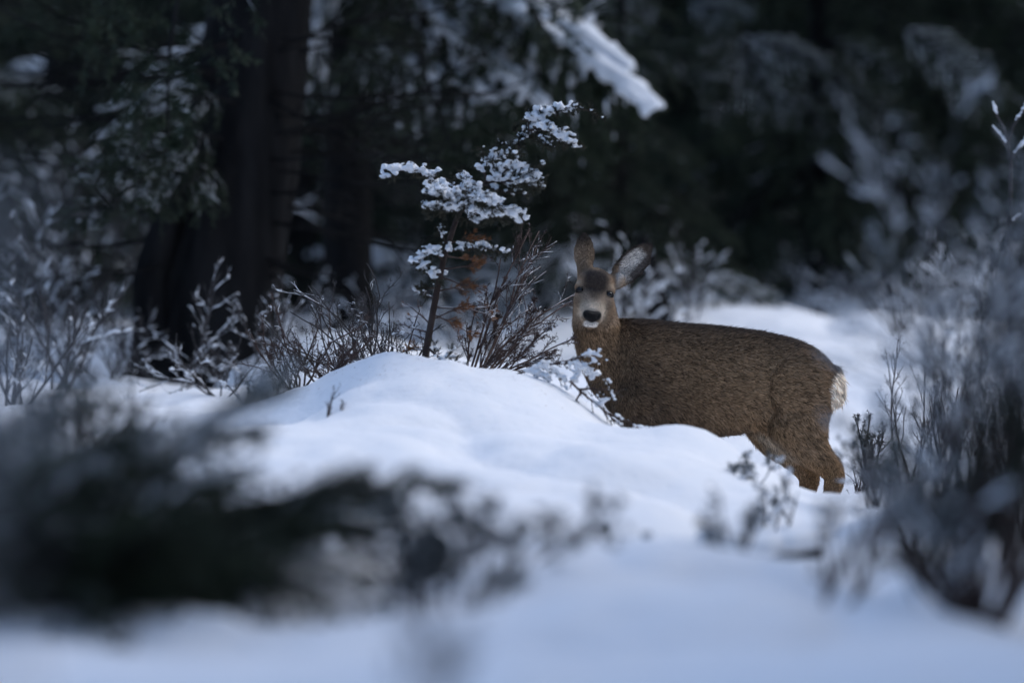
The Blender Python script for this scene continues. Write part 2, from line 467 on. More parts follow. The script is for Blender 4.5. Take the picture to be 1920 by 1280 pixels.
def smooth01(x, a, b):
    t = np.clip((x - a) / (b - a), 0, 1); return t * t * (3 - 2 * t)
def gauss(x, y, cx, cy, sx, sy): return np.exp(-((x - cx) / sx) ** 2 - ((y - cy) / sy) ** 2)
def headspace(px, py):
    c, s = math.cos(roll), math.sin(roll)
    x, y = px - 1113, py - 546
    return x * c + y * s, -x * s + y * c
def coat(P, N):
    """albedo of the deer's coat by body region, with jaw and ear shade painted in"""
    px, py, w = unQ(P)
    c = np.tile(np.array([.24, .160, .098]), (len(P), 1))
    def mix(col, f):
        nonlocal c
        f = np.clip(f, 0, 1)[:, None]; c = c * (1 - f) + np.array(col) * f
    ns = vnoise(P * 9)
    toply = np.interp(px, tt, top)
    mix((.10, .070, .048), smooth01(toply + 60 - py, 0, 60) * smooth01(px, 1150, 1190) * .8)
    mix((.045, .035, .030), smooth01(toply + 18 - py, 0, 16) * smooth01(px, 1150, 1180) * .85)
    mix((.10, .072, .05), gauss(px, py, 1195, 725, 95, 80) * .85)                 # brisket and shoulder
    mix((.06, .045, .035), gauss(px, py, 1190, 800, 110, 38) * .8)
    mix((.30, .205, .125), gauss(px, py, 1400, 705, 110, 48) * .45)
    mix((.30, .19, .10), gauss(px, py, 1410, 815, 55, 26) * .75)                  # flank and inner thigh
    fe = np.interp(py, [805, 835, 870, 900], [1412, 1445, 1482, 1500]); mix((.52, .43, .33), np.exp(-((px - fe - 6) / 16) ** 2) * smooth01(py, 800, 815) * (1 - smooth01(py, 885, 905)) * .85)
    mix((.285, .178, .098), smooth01(py, 842, 880) * .9)                           # lower legs
    mix((.20, .125, .06), gauss(px, py, 1545, 880, 14, 20) * .5)
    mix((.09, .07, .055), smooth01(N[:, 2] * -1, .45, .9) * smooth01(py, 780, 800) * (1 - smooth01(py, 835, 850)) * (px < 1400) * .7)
    # rump patch and dark hair above it
    bl = np.interp(py, [684, 700, 722, 745, 770], [1560, 1547, 1541, 1545, 1562]) + 2.5 * ns
    mix((.80, .73, .64), smooth01(px, bl - 2, bl + 3) * smooth01(py, 684, 692) * (1 - smooth01(py, 762, 774)))
    mix((.05, .035, .028), gauss(px, py, 1560, 676, 16, 12) * .9)
    # neck
    isn = (1 - smooth01(px, 1160, 1200)) * (py < 720)
    mix((.25, .165, .10), isn * gauss(px, py, 1115, 625, 40, 42) * .8)
    mix((.30, .20, .125), isn * gauss(px, py, 1120, 615, 22, 20) * .7)
    # head
    hx, hy = headspace(px, py)
    hm = (np.hypot(hx / 62, (hy - 5) / 66) < 1) * smooth01(w, 4, 16)
    hm = hm * (1 - smooth01(px - py * .0, 1152, 1158))
    mix((.31, .245, .19), hm * .95 * (1 - smooth01(hy, 40, 75)))
    mix((.34, .22, .135), hm * gauss(np.abs(hx), hy, 34, -16, 10, 26) * .85)     # russet sides of the brow
    mix((.38, .25, .15), hm * gauss(np.abs(hx), hy, 35, 34, 12, 30) * .6)        # warm cheeks
    yb = 8 - (hx / 26) ** 2 * 16
    mix((.062, .051, .047), hm * smooth01(yb - hy + 5 * ns, -8, 14) * (1 - smooth01(np.abs(hx + 4 * ns), 15, 31)) * smooth01(hy, -54, -40) * .95)
    mix((.075, .064, .058), hm * gauss(hx, hy, 0, -36, 20, 10) * .5)
    mix((.07, .055, .045), hm * gauss(hx, hy, 0, 10, 7, 9) * .7)                  # stripe down the bridge
    mix((.82, .71, .58), hm * gauss(hx, hy, -1, 26, 19, 11) * 1.0)               # pale band over the nose
    mix((.74, .64, .52), hm * gauss(np.abs(hx + 1), hy, 20, 37, 6, 13) * .95); mix((.20, .155, .12), hm * gauss(np.abs(hx), hy, 30, 22, 6, 10) * .6)
    mix((.60, .48, .36), hm * gauss(np.abs(hx), hy, 33, -14, 8, 6) * .8)          # pale hair above the eyes
    mix((.42, .33, .25), hm * gauss(np.abs(hx), hy, 24, 12, 9, 7) * .7)
    mix((.86, .83, .80), hm * smooth01(hy, 51, 53) * (1 - smooth01(hy, 60, 63)) * (1 - smooth01(np.abs(hx + 1), 10.5, 14)))
    mix((.03, .024, .022), hm * gauss(hx, hy, -1, 69, 22, 5) * .65)  # shade under the jaw, painted onto the throat
    # ears
    er = smooth01(px, 1150, 1158) * (py < 548) * (w > -25)
    el = (1 - smooth01(py, 500, 510)) * (px < 1122)
    axr = np.array([72, -76]) / 104.7
    le = (px - 1146) * axr[0] + (py - 535) * axr[1]; ae = (px - 1146) * axr[1] * -1 + (py - 535) * axr[0]
    mix((.13, .105, .088), er)
    front = smooth01(-N[:, 1], .15, .45)
    hwid = np.interp(le, [0, 13, 31, 52, 73, 89, 104], [13, 18, 27, 29, 26, 17, 2])
    ins = er * front * (1 - smooth01(np.abs(ae) / np.maximum(hwid, 1), .55, .85)) * (1 - smooth01(le, 74, 90))
    mix((.66, .65, .64), ins)
    mix((.10, .085, .08), er * front * smooth01(ae + 3 * ns, 2, 10) * smooth01(le, 18, 40) * .95)  # shadowed lower half of the inner ear painted dark, beside the rim
    mix((.060, .050, .045), er * smooth01(np.abs(ae) / np.maximum(hwid, 1), .66, .86) * smooth01(le, 18, 42))
    mix((.05, .042, .04), er * smooth01(le, 92, 103) * .9)
    mix((.55, .42, .30), er * gauss(le, ae, 14, 10, 13, 8) * .8)
    mix((.27, .205, .15), el)
    mix((.05, .042, .038), el * (1 - smooth01(py, 444, 478)))
    mix((.40, .33, .27), el * gauss(px, py, 1078, 500, 4, 18) * .8)
    return c * (1 + .12 * ns[:, None])
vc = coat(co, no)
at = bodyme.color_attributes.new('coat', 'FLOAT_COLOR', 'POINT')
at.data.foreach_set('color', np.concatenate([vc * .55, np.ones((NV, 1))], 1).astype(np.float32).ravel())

def coat_mat(name, rough, spec, sheen=0.0):
    m = bpy.data.materials.new(name); m.use_nodes = True
    nt = m.node_tree; b = nt.nodes['Principled BSDF']
    a_ = nt.nodes.new('ShaderNodeAttribute'); a_.attribute_name = 'coat'
    nt.links.new(a_.outputs['Color'], b.inputs['Base Color'])
    b.inputs['Roughness'].default_value = rough; b.inputs['Specular IOR Level'].default_value = spec
    return m
M_COAT = coat_mat('deer_coat', .9, .05)
M_HAIR = coat_mat('deer_hair', .75, .12)
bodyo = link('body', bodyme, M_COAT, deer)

# fur: short tapering tufts laid along the flow of the coat
bodyme.calc_loop_triangles()
TI = np.empty(len(bodyme.loop_triangles) * 3, np.int32); bodyme.loop_triangles.foreach_get('vertices', TI); TI = TI.reshape(-1, 3)
va, vb, vcx = co[TI[:, 0]], co[TI[:, 1]], co[TI[:, 2]]
area = np.linalg.norm(np.cross(vb - va, vcx - va), axis=1)
cen = (va + vb + vcx) / 3
cpx, cpy, cw = unQ(cen)
dens = area * np.where((cpy < 612) & (cpx < 1225), 5.0, 1.0) * np.where(cpy > 935, .25, 1.0)
NF = 330000
pick = R.choice(len(TI), NF, p=dens / dens.sum())
u1, u2 = R.random(NF), R.random(NF); sq = np.sqrt(u1)
b0, b1, b2 = (1 - sq)[:, None], (sq * (1 - u2))[:, None], (sq * u2)[:, None]
FP = va[pick] * b0 + vb[pick] * b1 + vcx[pick] * b2
FN = norm(no[TI[pick, 0]] * b0 + no[TI[pick, 1]] * b1 + no[TI[pick, 2]] * b2)
px, py, w = unQ(FP)
hx, hy = headspace(px, py)
headm = (1 - smooth01(np.hypot(hx / 58, (hy - 5) / 62), .85, 1.05)) * smooth01(w, 0, 14)
earR = smooth01(px, 1150, 1160) * (py < 552)
earL = (py < 508) & (px < 1122)
legm = smooth01(py, 845, 885)
neckm = (1 - smooth01(px, 1155, 1215)) * (1 - headm)
flow = np.tile(np.array([1.0, 0, -.30]), (NF, 1))
def fl(v, f):
    global flow
    f = np.asarray(f, float)[:, None]; flow = flow * (1 - f) + np.asarray(v) * f
fl([.25, 0, -1.0], neckm)
fl([.45, 0, -1.0], smooth01(py, 740, 800) * (1 - neckm) * .8)
fl([0.05, 0, -1.0], legm)
fl([.35, 0, -1], smooth01(px, 1535, 1560))
fl(norm(FP - H(-1, 44, 104)[None]), headm)
fl([.69, 0, .73], earR)
fl([0, 0, 1.0], earL)
flow = flow + .22 * R.standard_normal((NF, 3)) + .25 * np.stack([vnoise(FP * 14), vnoise(FP * 14 + 31), vnoise(FP * 14 + 77)], 1)
T = norm(flow - FN * (flow * FN).sum(1, keepdims=True))
lift = R.uniform(.15, .6, NF)[:, None]
D = norm(T + FN * lift)
Sd = norm(np.cross(D, FN))
hl = np.full(NF, .0165)
rump = smooth01(px, 1545, 1556) * (py > 684) * (py < 775)
hl = hl * (1 + rump * .5)
hl = hl * (1 - .25 * neckm); hl = hl * (1 - .72 * headm); hl = np.where((earR > .5) | earL, .0065, hl); hl = hl * (1 - .55 * legm)
hl = np.where((earR > .5) & (vc[TI[pick, 0], 0] > .3), .010, hl)
hl *= R.uniform(.65, 1.35, NF)
guard = (R.random(NF) < .12) & (earR < .5) & ~earL & (headm < .5)
hl = np.where(guard, hl * 1.6, hl)
hwd = np.clip(hl * .07, .0005, .0014) * R.uniform(.6, 1.3, NF)
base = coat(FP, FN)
# agouti hair: dark shafts and tan tips in clumps
cl = vnoise(FP * np.array([230, 230, 300])) * .55 + vnoise(FP * 60 + 5) * .18 + R.standard_normal(NF) * .32
tone = np.clip(1 + cl * 1.05 * (1 - .55 * headm), .22, 2.1)[:, None]
tip = base * tone * np.array([1.3, 1.18, 1.02]); rootc = base * .6 * tone
FC = np.stack([rootc, rootc, base * tone, base * tone, tip], 1)
# keep hair off the eyes and the nose
eyeR, eyeL, noseP = (1139.5, 550.0), (1086.5, 542.0), (1107.0, 587.5)
keep = (np.hypot((px - eyeR[0]) / 1.15, py - eyeR[1]) > 7.2) & (np.hypot((px - eyeL[0]) / 1.15, py - eyeL[1]) > 7.2) & ~((np.hypot((px - noseP[0]) / 18, (py - noseP[1]) / 12.5) < 1) & (w > 85))
fm = MB(); fm.slivers(FP[keep] - FN[keep] * .001, D[keep], Sd[keep], hl[keep], hwd[keep], .06, FN[keep], FC[keep])
fur = fm.build('fur', M_HAIR, deer)

# eyes, eyelids, nose
bvh = BVHTree.FromPolygons([Vector(v) for v in co], [list(t) for t in TI])
def surf(px, py):
    o = Vector(Q(px, py, 400)); hit = bvh.ray_cast(o, Vector((0, 1, 0)))
    return np.array(hit[0]), np.array(hit[1])
M_EYE = mat('eye', (.004, .0035, .0035), .04, .5)
M_LID = mat('eyelid', (.02, .016, .014), .5, .3)
M_NOSE = mat('nose_leather', (.006, .006, .007), .45, .22, bump=.5, bscale=420)
for (ex, ey), sx in ((eyeR, 1), (eyeL, -1)):
    p, n = surf(ex, ey)
    em = MB(); ell(em, (0, 0, 0), np.array([7.6, 6.6, 6.2]) * S)
    e = em.build('eye', M_EYE, deer); e.location = tuple(p + np.array([0, 3.0 * S, 0]))
    lm = MB(); th = np.linspace(0, 2 * math.pi, 25)
    ringp = np.stack([np.cos(th) * 7.8 * S, np.full(25, -1.6 * S), np.sin(th) * 6.2 * S + np.cos(th) * sx * -1.2 * S], 1)
    lm.tubes(ringp, np.full(25, 1.3 * S) * (1 + .5 * np.sin(th)), 8)
    lo = lm.build('eyelid', M_LID, e)
# nose pad
v, f = ICO3
nv = v.copy()
x, y, z = nv[:, 0], nv[:, 1], nv[:, 2]
wid = 1.0 + .16 * z - .30 * np.clip(-z, 0, 1) ** 2
X = np.sign(x) * np.abs(x) ** .85 * 17.0 * wid; Z = np.sign(z) * np.abs(z) ** .9 * 12.0 - 1.5 * np.exp(-(x / .25) ** 2) * (z > .3)
Y = y * 13.0
for sx in (-1, 1):
    Y = Y + 5.5 * np.exp(-((x - sx * .62) / .20) ** 2 - ((z - .05 - .25 * sx * (x - sx * .62)) / .26) ** 2) * (y < 0)
Y = Y + 1.4 * np.exp(-(x / .07) ** 2) * (z < .1) * (y < 0)
nv = np.stack([X, Y, Z], 1) * S
rm = np.array(rotm); nv = nv @ rm.T
nm = MB(); nm.add(nv, f)
p, n = surf(noseP[0], noseP[1])
nose = nm.build('nose', M_NOSE, deer); nose.location = tuple(p + np.array([0, 3.0 * S, 0]))
# ------------------------------------------------------------------ plants: generators
def rand_unit(shape):
    return norm(R.standard_normal((*shape, 3)))

def grow(starts, dirs, lens, n, wig=.12, up=0.0):
    """curving branches: (m,n,3) points"""
    m = len(starts); P = np.empty((m, n, 3)); P[:, 0] = starts
    d = norm(np.asarray(dirs, float)); st = (np.asarray(lens) / (n - 1))[:, None]
    for i in range(1, n):
        d = norm(d + wig * R.standard_normal((m, 3)) + np.array([0, 0, up]))
        P[:, i] = P[:, i - 1] + d * st
    return P

def branch_levels(starts, dirs, lens, radii, spec, n0=8, wig=.1, up=.05):
    """spec: list of (children per branch, length ratio, spread, radius ratio, up, t0). returns list of (P, Rad, stem index)"""
    P = grow(starts, dirs, lens, n0, wig, up)
    taper = np.linspace(1, .45, n0)
    levels = [(P, np.asarray(radii)[:, None] * taper[None], np.arange(len(P)))]
    L = np.asarray(lens, float)
    for (nc, lr, spread, rr, upc, t0) in spec:
        Pp, Rp, idx = levels[-1]
        m, n, _ = Pp.shape
        t = R.uniform(t0, .98, (m, nc)); ti = t * (n - 1); i0 = np.minimum(ti.astype(int), n - 2); fr = (ti - i0)[..., None]
        a = np.take_along_axis(Pp, i0[..., None].repeat(3, -1), 1); b = np.take_along_axis(Pp, (i0 + 1)[..., None].repeat(3, -1), 1)
        st = (a * (1 - fr) + b * fr).reshape(-1, 3)
        tg = norm(b - a).reshape(-1, 3)
        pr = rand_unit((len(tg),)); pr = norm(pr - tg * (pr * tg).sum(1, keepdims=True))
        sp = spread * R.uniform(.6, 1.3, (len(tg), 1))
        dd = norm(tg + pr * sp + np.array([0, 0, upc]))
        ll = (L[:, None] * lr * (1.15 - .75 * t) * R.uniform(.6, 1.25, (m, nc))).reshape(-1)
        r0 = np.take_along_axis(Rp, i0, 1).reshape(-1) * rr
        nn = max(3, n - 2)
        Pc = grow(st, dd, ll, nn, wig * 1.2, up)
        levels.append((Pc, np.maximum(r0, .0009)[:, None] * np.linspace(1, .5, nn)[None], np.repeat(idx, nc)))
        L = ll
    return levels

def snow_on(mb, P, Rad, thick, cover, lump=.6):
    """lumpy ridges of snow lying on the upper side of branches"""
    m, n, _ = P.shape
    T = norm(np.gradient(P, axis=1)); flat = 1 - np.abs(T[..., 2]) ** 2
    noise = vnoise((P * (0.35 / max(thick, .004))).reshape(-1, 3)).reshape(m, n)
    amt = np.clip(noise + (cover * 2 - 1) + .15, 0, 1) * flat
    r = thick * amt * (1 + lump * R.uniform(-.5, .8, (m, n)))
    r[:, 0] *= .5; r[:, -1] *= .6
    ok = r.max(1) > thick * .25
    if not ok.any(): return
    C = P.copy(); C[..., 2] += Rad * .6 + r * .35
    mb.tubes(C[ok], np.maximum(r[ok], .0006), 5)

def shrub(name, label, cat, base, stems=6, height=.6, spread=.6, r0=.008, lean=(0, 0, 0), spec=None, wig=.1, up=.05,
          snow=.5, thick=.006, wood=None, leaf=None, leafn=0, leafl=.015, leafw=.003, group=None, dirs=None, lens=None, spurs=0, sub=0):
    """bare or leafy bush: thing > stem (> leaves, snow)"""
    wood = wood or M_TWIG
    base = np.asarray(base, float)
    t = thing(name, label, cat, base, group)
    if dirs is None:
        ang = R.uniform(0, 2 * math.pi, stems); rad = spread * np.sqrt(R.uniform(.05, 1, stems))
        dirs = np.stack([np.cos(ang) * rad, np.sin(ang) * rad, np.ones(stems)], 1) + np.array(lean)
    dirs = norm(np.asarray(dirs, float)); stems = len(dirs)
    if lens is None: lens = height * R.uniform(.7, 1.1, stems)
    st = np.c_[R.normal(0, .02, (stems, 2)), np.full(stems, -.04)]
    spec = spec or [(7, .5, .6, .6, .1, .25), (6, .45, .7, .6, .1, .15)]
    lv = branch_levels(st, dirs, np.asarray(lens), np.full(stems, r0), spec, 9, wig, up)
    for s in range(stems):
        mb, sn, lf = MB(), MB(), MB()
        for li, (P, Rad, idx) in enumerate(lv):
            q = idx == s
            if not q.any(): continue
            mb.tubes(P[q], Rad[q], 6 if li == 0 else (4 if li == 1 else 3), cap=li < 2)
            if spurs and li >= 1:
                PP = P[q]; m, n, _ = PP.shape
                k = m * spurs
                a = R.integers(0, m, k); f = R.uniform(.1, 1, k) * (n - 1); i = np.minimum(f.astype(int), n - 2); fr = (f - i)[:, None]
                pts = PP[a, i] * (1 - fr) + PP[a, i + 1] * fr; tg = norm(PP[a, i + 1] - PP[a, i])
                d = norm(tg * .6 + rand_unit((k,)))
                mb.slivers(pts, d, norm(np.cross(d, rand_unit((k,)))), R.uniform(.006, .016, k), .0011)
            if snow > 0: snow_on(sn, P[q], Rad[q], thick * (1.2 if li == 0 else 1), snow)
            if leafn and li >= 1:
                PP = P[q]; m, n, _ = PP.shape; k = m * leafn
                a = R.integers(0, m, k); f = R.uniform(.15, 1, k) * (n - 1); i = np.minimum(f.astype(int), n - 2); fr = (f - i)[:, None]
                pts = PP[a, i] * (1 - fr) + PP[a, i + 1] * fr; tg = norm(PP[a, i + 1] - PP[a, i])
                d = norm(tg + .9 * rand_unit((k,)))
                lf.slivers(pts, d, norm(np.cross(d, rand_unit((k,)))), leafl * R.uniform(.6, 1.4, k), leafw)
        so = mb.build('stem', wood, t)
        if lf.n: lf.build('leaves', leaf or M_SAGE, so)
        if sn.n: sn.build('snow', M_SNOWP, so)['kind'] = 'stuff'
    return t

def conifer_bough(L=1.4, droop=.35, snow=.5, thick=.03, dens=1.0, rise=.1, fan=.5, fine=1.0, needle=.035, fuse=None, hang=.25, ridge=1.5):
    """flat spray along +X. returns (wood+needles meshes, snow mesh)"""
    n = 14
    x = np.linspace(0, 1, n)
    main = np.stack([x * L, .04 * L * np.sin(x * 5 + R.uniform(0, 6)), L * (rise * x - droop * x ** 2)], 1)
    wood, leaf, sn = MB(), MB(), MB()
    r = np.linspace(.018, .004, n) * L / 1.4
    wood.tubes(main, r, 5)
    nb = int(26 * dens)
    t = np.linspace(.12, .99, nb) + R.normal(0, .01, nb); t = np.clip(t, .08, .99)
    st = np.stack([np.interp(t, x, main[:, q]) for q in range(3)], 1)
    side = np.where(np.arange(nb) % 2, 1.0, -1.0)
    ln = L * fan * np.sin(np.clip(t * .93 + .07, 0, 1) * math.pi) ** .6 * (1.05 - .55 * t) * R.uniform(.7, 1.15, nb)
    d = np.stack([np.full(nb, .75), side * R.uniform(.6, 1.0, nb), np.full(nb, -.05) + R.normal(0, .08, nb)], 1)
    B = grow(st, d, ln, 8, .05, -hang * .22)
    rb = np.full((nb, 8), .004) * np.linspace(1, .4, 8)
    wood.tubes(B, rb, 3, cap=False)
    # twigs on the side branches
    k = 7
    tt_ = R.uniform(.2, 1, (nb, k)); fi = tt_ * 7; i0 = np.minimum(fi.astype(int), 6); fr = (fi - i0)[..., None]
    aI = np.arange(nb)[:, None]
    s2 = (B[aI, i0] * (1 - fr) + B[aI, i0 + 1] * fr).reshape(-1, 3); tg = norm(B[aI, i0 + 1] - B[aI, i0]).reshape(-1, 3)
    d2 = norm(tg + .8 * R.standard_normal((len(tg), 3)) * np.array([1, 1, .35]) + np.array([0, 0, -.12 - hang * .5]))
    C2 = grow(s2, d2, (ln[:, None] * .32 * R.uniform(.5, 1.2, (nb, k))).reshape(-1), 5, .06, -hang * .1)
    def needles(P, per):
        m, nn, _ = P.shape; q = m * per
        a_ = R.integers(0, m, q); f = R.uniform(0, 1, q) * (nn - 1); i = np.minimum(f.astype(int), nn - 2); fr_ = (f - i)[:, None]
        pts = P[a_, i] * (1 - fr_) + P[a_, i + 1] * fr_; tg_ = norm(P[a_, i + 1] - P[a_, i])
        dd = norm(tg_ * .8 + rand_unit((q,)))
        leaf.slivers(pts, dd, norm(np.cross(dd, rand_unit((q,)))), needle * R.uniform(.6, 1.2, q), needle * .10)
    needles(B, int(26 * fine)); needles(C2, int(16 * fine)); needles(main[None], int(60 * fine))
    if snow > 0:
        snow_on(sn, main[None], r[None], thick * ridge, snow + .3 if snow > .5 else snow * .5)
        snow_on(sn, B, rb, thick, snow)
        snow_on(sn, C2, np.full(C2.shape[:2], .002), thick * .7, snow * .9)
    sm_ = sn.mesh('snow') if sn.n else None
    if fuse and sm_ is not None: sm_ = remesh(sm_, fuse, 2)
    if sm_ is not None: sm_.materials.append(M_SNOWP)
    wm = wood.mesh('bough'); wm.materials.append(M_BARK)
    lm = leaf.mesh('needles'); lm.materials.append(M_NEEDLE)
    return wm, lm, sm_

def place_bough(parent, meshes, loc, yaw, pitch=0.0, scale=1.0, rollv=0.0):
    wm, lm, sm_ = meshes
    b = link('bough', wm, None, parent)
    b.location = tuple(float(q) for q in loc); b.rotation_euler = (rollv, -pitch, yaw); b.scale = (scale,) * 3
    link('needles', lm, None, b)
    if sm_ is not None: link('snow', sm_, None, b)['kind'] = 'stuff'
    return b

def trunk_mesh(path, radii, k=22, rough=.12, flare=True):
    """bark ridged trunk through path points (n,3)"""
    path = np.asarray(path, float); n0 = len(path)
    t = np.linspace(0, 1, n0); n = 60; q = np.linspace(0, 1, n)
    P = np.stack([np.interp(q, t, path[:, i]) for i in range(3)], 1); r = np.interp(q, t, radii)
    for _ in range(3): P[1:-1] = (P[:-2] + 2 * P[1:-1] + P[2:]) / 4
    mb = MB(); mb.tubes(P, r, k)
    V = mb.v[0]; C = np.repeat(P, k, 0); dv = V - C
    ang = np.tile(np.arange(k) * 2 * math.pi / k, n)
    rid = vnoise(np.c_[np.cos(ang) * 4, np.sin(ang) * 4, V[:, 2] * 1.2]) * .6 + vnoise(np.c_[np.cos(ang) * 9, np.sin(ang) * 9, V[:, 2] * 3 + 7]) * .4
    mb.v[0] = C + dv * (1 + rough * rid)[:, None]
    return mb
# ------------------------------------------------------------------ trees of the wood
# shared boughs: little, some and much snow
BOUGH = [conifer_bough(1.4, .45, .30, .012, 1.0, .10, .5), conifer_bough(1.4, .6, .22, .012, 1.0, .05, .55, hang=.5),
         conifer_bough(1.4, .5, .62, .022, 1.0, .15, .5), conifer_bough(1.4, .55, .85, .035, 1.0, .15, .5),
         conifer_bough(1.4, .5, 0, .01, 1.0, .1, .55, hang=.4)]

def conifer(name, label, base, height, r0, z0, blen, nb, weights, lean=(0, 0), group=None, seed=0, trunk=None, cat='tree', trunkmat=None):
    rr = np.random.default_rng(seed)
    base = np.asarray(base, float)
    t = thing(name, label, cat, base, group)
    if trunk is None:
        trunk = [(0, 0, -.3), (0, 0, .3), (lean[0] * .5, lean[1] * .5, height * .5), (lean[0], lean[1], height)]
        rad = [r0 * 1.35, r0, r0 * .55, .02]
    else:
        trunk, rad = trunk
    trunk = np.asarray(trunk, float)
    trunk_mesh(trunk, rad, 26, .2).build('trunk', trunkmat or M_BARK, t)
    for i in range(nb):
        f = (i + rr.random()) / nb
        z = z0 + (height - z0) * f ** 1.15
        c = np.array([np.interp(z, trunk[:, 2], trunk[:, q]) for q in (0, 1)])
        L = blen * (1 - .85 * f) * rr.uniform(.75, 1.15)
        yaw = i * 2.4 + rr.normal(0, .3)
        m = BOUGH[rr.choice(len(BOUGH), p=np.asarray(weights) / np.sum(weights))]
        place_bough(t, m, (c[0], c[1], z), yaw, rr.normal(-.12, .12), L / 1.4, rr.normal(0, .15))
    return t

# the old dark trunk to the left of the clearing
bp = W(385, 748, 15.4); bp[2] = gz(bp[0], bp[1])
def rel(px, py, d): return W(px, py, d) - bp
path = [rel(365, 830, 15.4), rel(372, 770, 15.4), rel(385, 700, 15.4), rel(400, 560, 15.4), rel(425, 420, 15.45), rel(455, 270, 15.5), rel(480, 120, 15.55), rel(505, -60, 15.6), rel(540, -500, 15.7), rel(560, -1500, 15.9)]
rads = [.36, .34, .31, .29, .265, .24, .22, .20, .16, .05]
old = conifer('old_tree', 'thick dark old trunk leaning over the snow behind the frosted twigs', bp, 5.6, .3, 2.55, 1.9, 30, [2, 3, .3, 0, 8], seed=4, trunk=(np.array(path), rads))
# a fork low on the trunk and its dry branches
mb = trunk_mesh([rel(330, 780, 15.2), rel(290, 640, 15.2), rel(280, 520, 15.2), rel(330, 380, 15.3), rel(400, 300, 15.4)], [.12, .08, .07, .07, .06], 12)
mb.build('limb', M_BARK, old)
for (ax_, ay_, bx_, by_, dd) in [(440, 270, 250, 235, 14.7), (435, 300, 170, 300, 14.6), (430, 330, 330, 300, 14.6), (450, 200, 290, 150, 14.8)]:
    v_ = W(bx_, by_, dd) - W(ax_, ay_, 15.3)
    place_bough(old, BOUGH[0], W(ax_, ay_, 15.3) - bp, math.atan2(v_[1], v_[0]), math.atan2(v_[2], math.hypot(v_[0], v_[1])), np.linalg.norm(v_) / 1.4, math.copysign(.5, v_[0]))
for i in range(30):
    py0 = R.uniform(60, 520); sgn = R.choice([-1, 1], p=[.45, .55])
    st = rel(np.interp(py0, [60, 520], [490, 405]) + sgn * 40, py0, 15.35)
    lv = branch_levels(st[None], np.array([[sgn * 1.0, R.normal(-.2, .5), R.normal(-.02, .18)]]), np.array([R.uniform(.5, 1.3)]), np.array([.009]),
                       [(9, .45, .7, .5, .0, .15), (5, .5, .7, .6, 0, .1)], 9, .1, 0)
    mb, sn = MB(), MB()
    for li, (P, Rad, idx) in enumerate(lv):
        mb.tubes(P, Rad, 4 if li == 0 else 3, cap=False)
    d_ = mb.build('dead_branch', M_BARK, old)
    if sn.n: sn.build('snow', M_SNOWP, d_)['kind'] = 'stuff'

# the tree whose laden bough hangs into the clearing
bp2 = gbase(655, 17.8)
laden = conifer('laden_conifer', 'conifer with a thick snow-laden bough hanging over the clearing', bp2, 6.0, .12, 1.75, 1.7, 34, [3, 3, .6, .2, 7], seed=9)
def aim_bough(parent, basep, meshes, a, b, L=1.4, rollv=0.0):
    """a bough from world point a, its tip near world point b"""
    v = b - a; h = math.hypot(v[0], v[1])
    wm = meshes[0]; tipz = wm.vertices[len(wm.vertices) // 2].co
    sc_ = np.linalg.norm(v) / L
    return place_bough(parent, meshes, a - basep, math.atan2(v[1], v[0]), math.atan2(v[2], h), sc_, rollv)
def heavy_bough():
    """bough bent under a thick uneven load of snow"""
    wm, lm, s0 = conifer_bough(1.8, .12, .72, .022, 1.6, .12, .42, hang=.8, fine=1.4)
    sn = MB(); v0 = np.array([v.co[:] for v in s0.vertices]); sn.add(v0, np.array([list(p.vertices) for p in s0.polygons]))
    Cs, Rs = [], []
    for x in np.linspace(.15, 1, 70):
        z = 1.8 * (.12 * x - .12 * x * x); r = (.048 * (1 - x) ** .5 + .012) * R.uniform(.45, 1.35)
        Cs.append([x * 1.8 + R.normal(0, .015), R.normal(0, .02), z + r * .35]); Rs.append(r)
        for s_ in (-1, 1):                    # fingers of snow down the side sprays
            if R.random() < .6:
                n_ = R.integers(2, 6); L = .3 * (1.1 - x) + .08
                for q in range(n_):
                    f = (q + 1) / 9
                    Cs.append([x * 1.8 + f * L * .8, s_ * f * L * .8, z - f * f * L * .55 + .015]); Rs.append(.026 * (1 - f * .6) * R.uniform(.6, 1.2))
    sn.blobs(np.array(Cs), np.array(Rs), .75)
    sm_ = remesh(sn.mesh('raw'), .011, 3); sm_.materials.append(M_SNOWP)
    return wm, lm, sm_
HEAVY = heavy_bough()
HEAVY2 = conifer_bough(1.4, .15, .75, .03, 1.1, .15, .4, fuse=.012, hang=.8)
a0 = W(700, -215, 17.7)
aim_bough(laden, bp2, HEAVY, a0 - np.array([.08, 0, 0]), W(1216, 200, 16.8), 1.8, .6)
for (ax_, ay_, bx_, by_, dd) in [(700, -120, 1010, 215, 16.9), (690, -60, 960, 255, 17.1), (680, 0, 905, 150, 16.8), (670, 60, 935, 200, 16.9), (690, -160, 1100, 210, 17.0),
                                 (640, -20, 560, 130, 17.2), (650, 60, 760, 260, 17.2), (690, -90, 850, 60, 16.9), (690, -200, 1130, 90, 17.4), (700, -215, 1165, 150, 16.9), (700, -190, 1090, 190, 16.8), (640, -120, 470, 60, 17.0)]:
    aim_bough(laden, bp2, HEAVY2 if R.random() < .45 else BOUGH[0], W(ax_, ay_, 17.7), W(bx_, by_, dd), 1.4, math.copysign(R.uniform(.4, 1.0), bx_ - ax_))

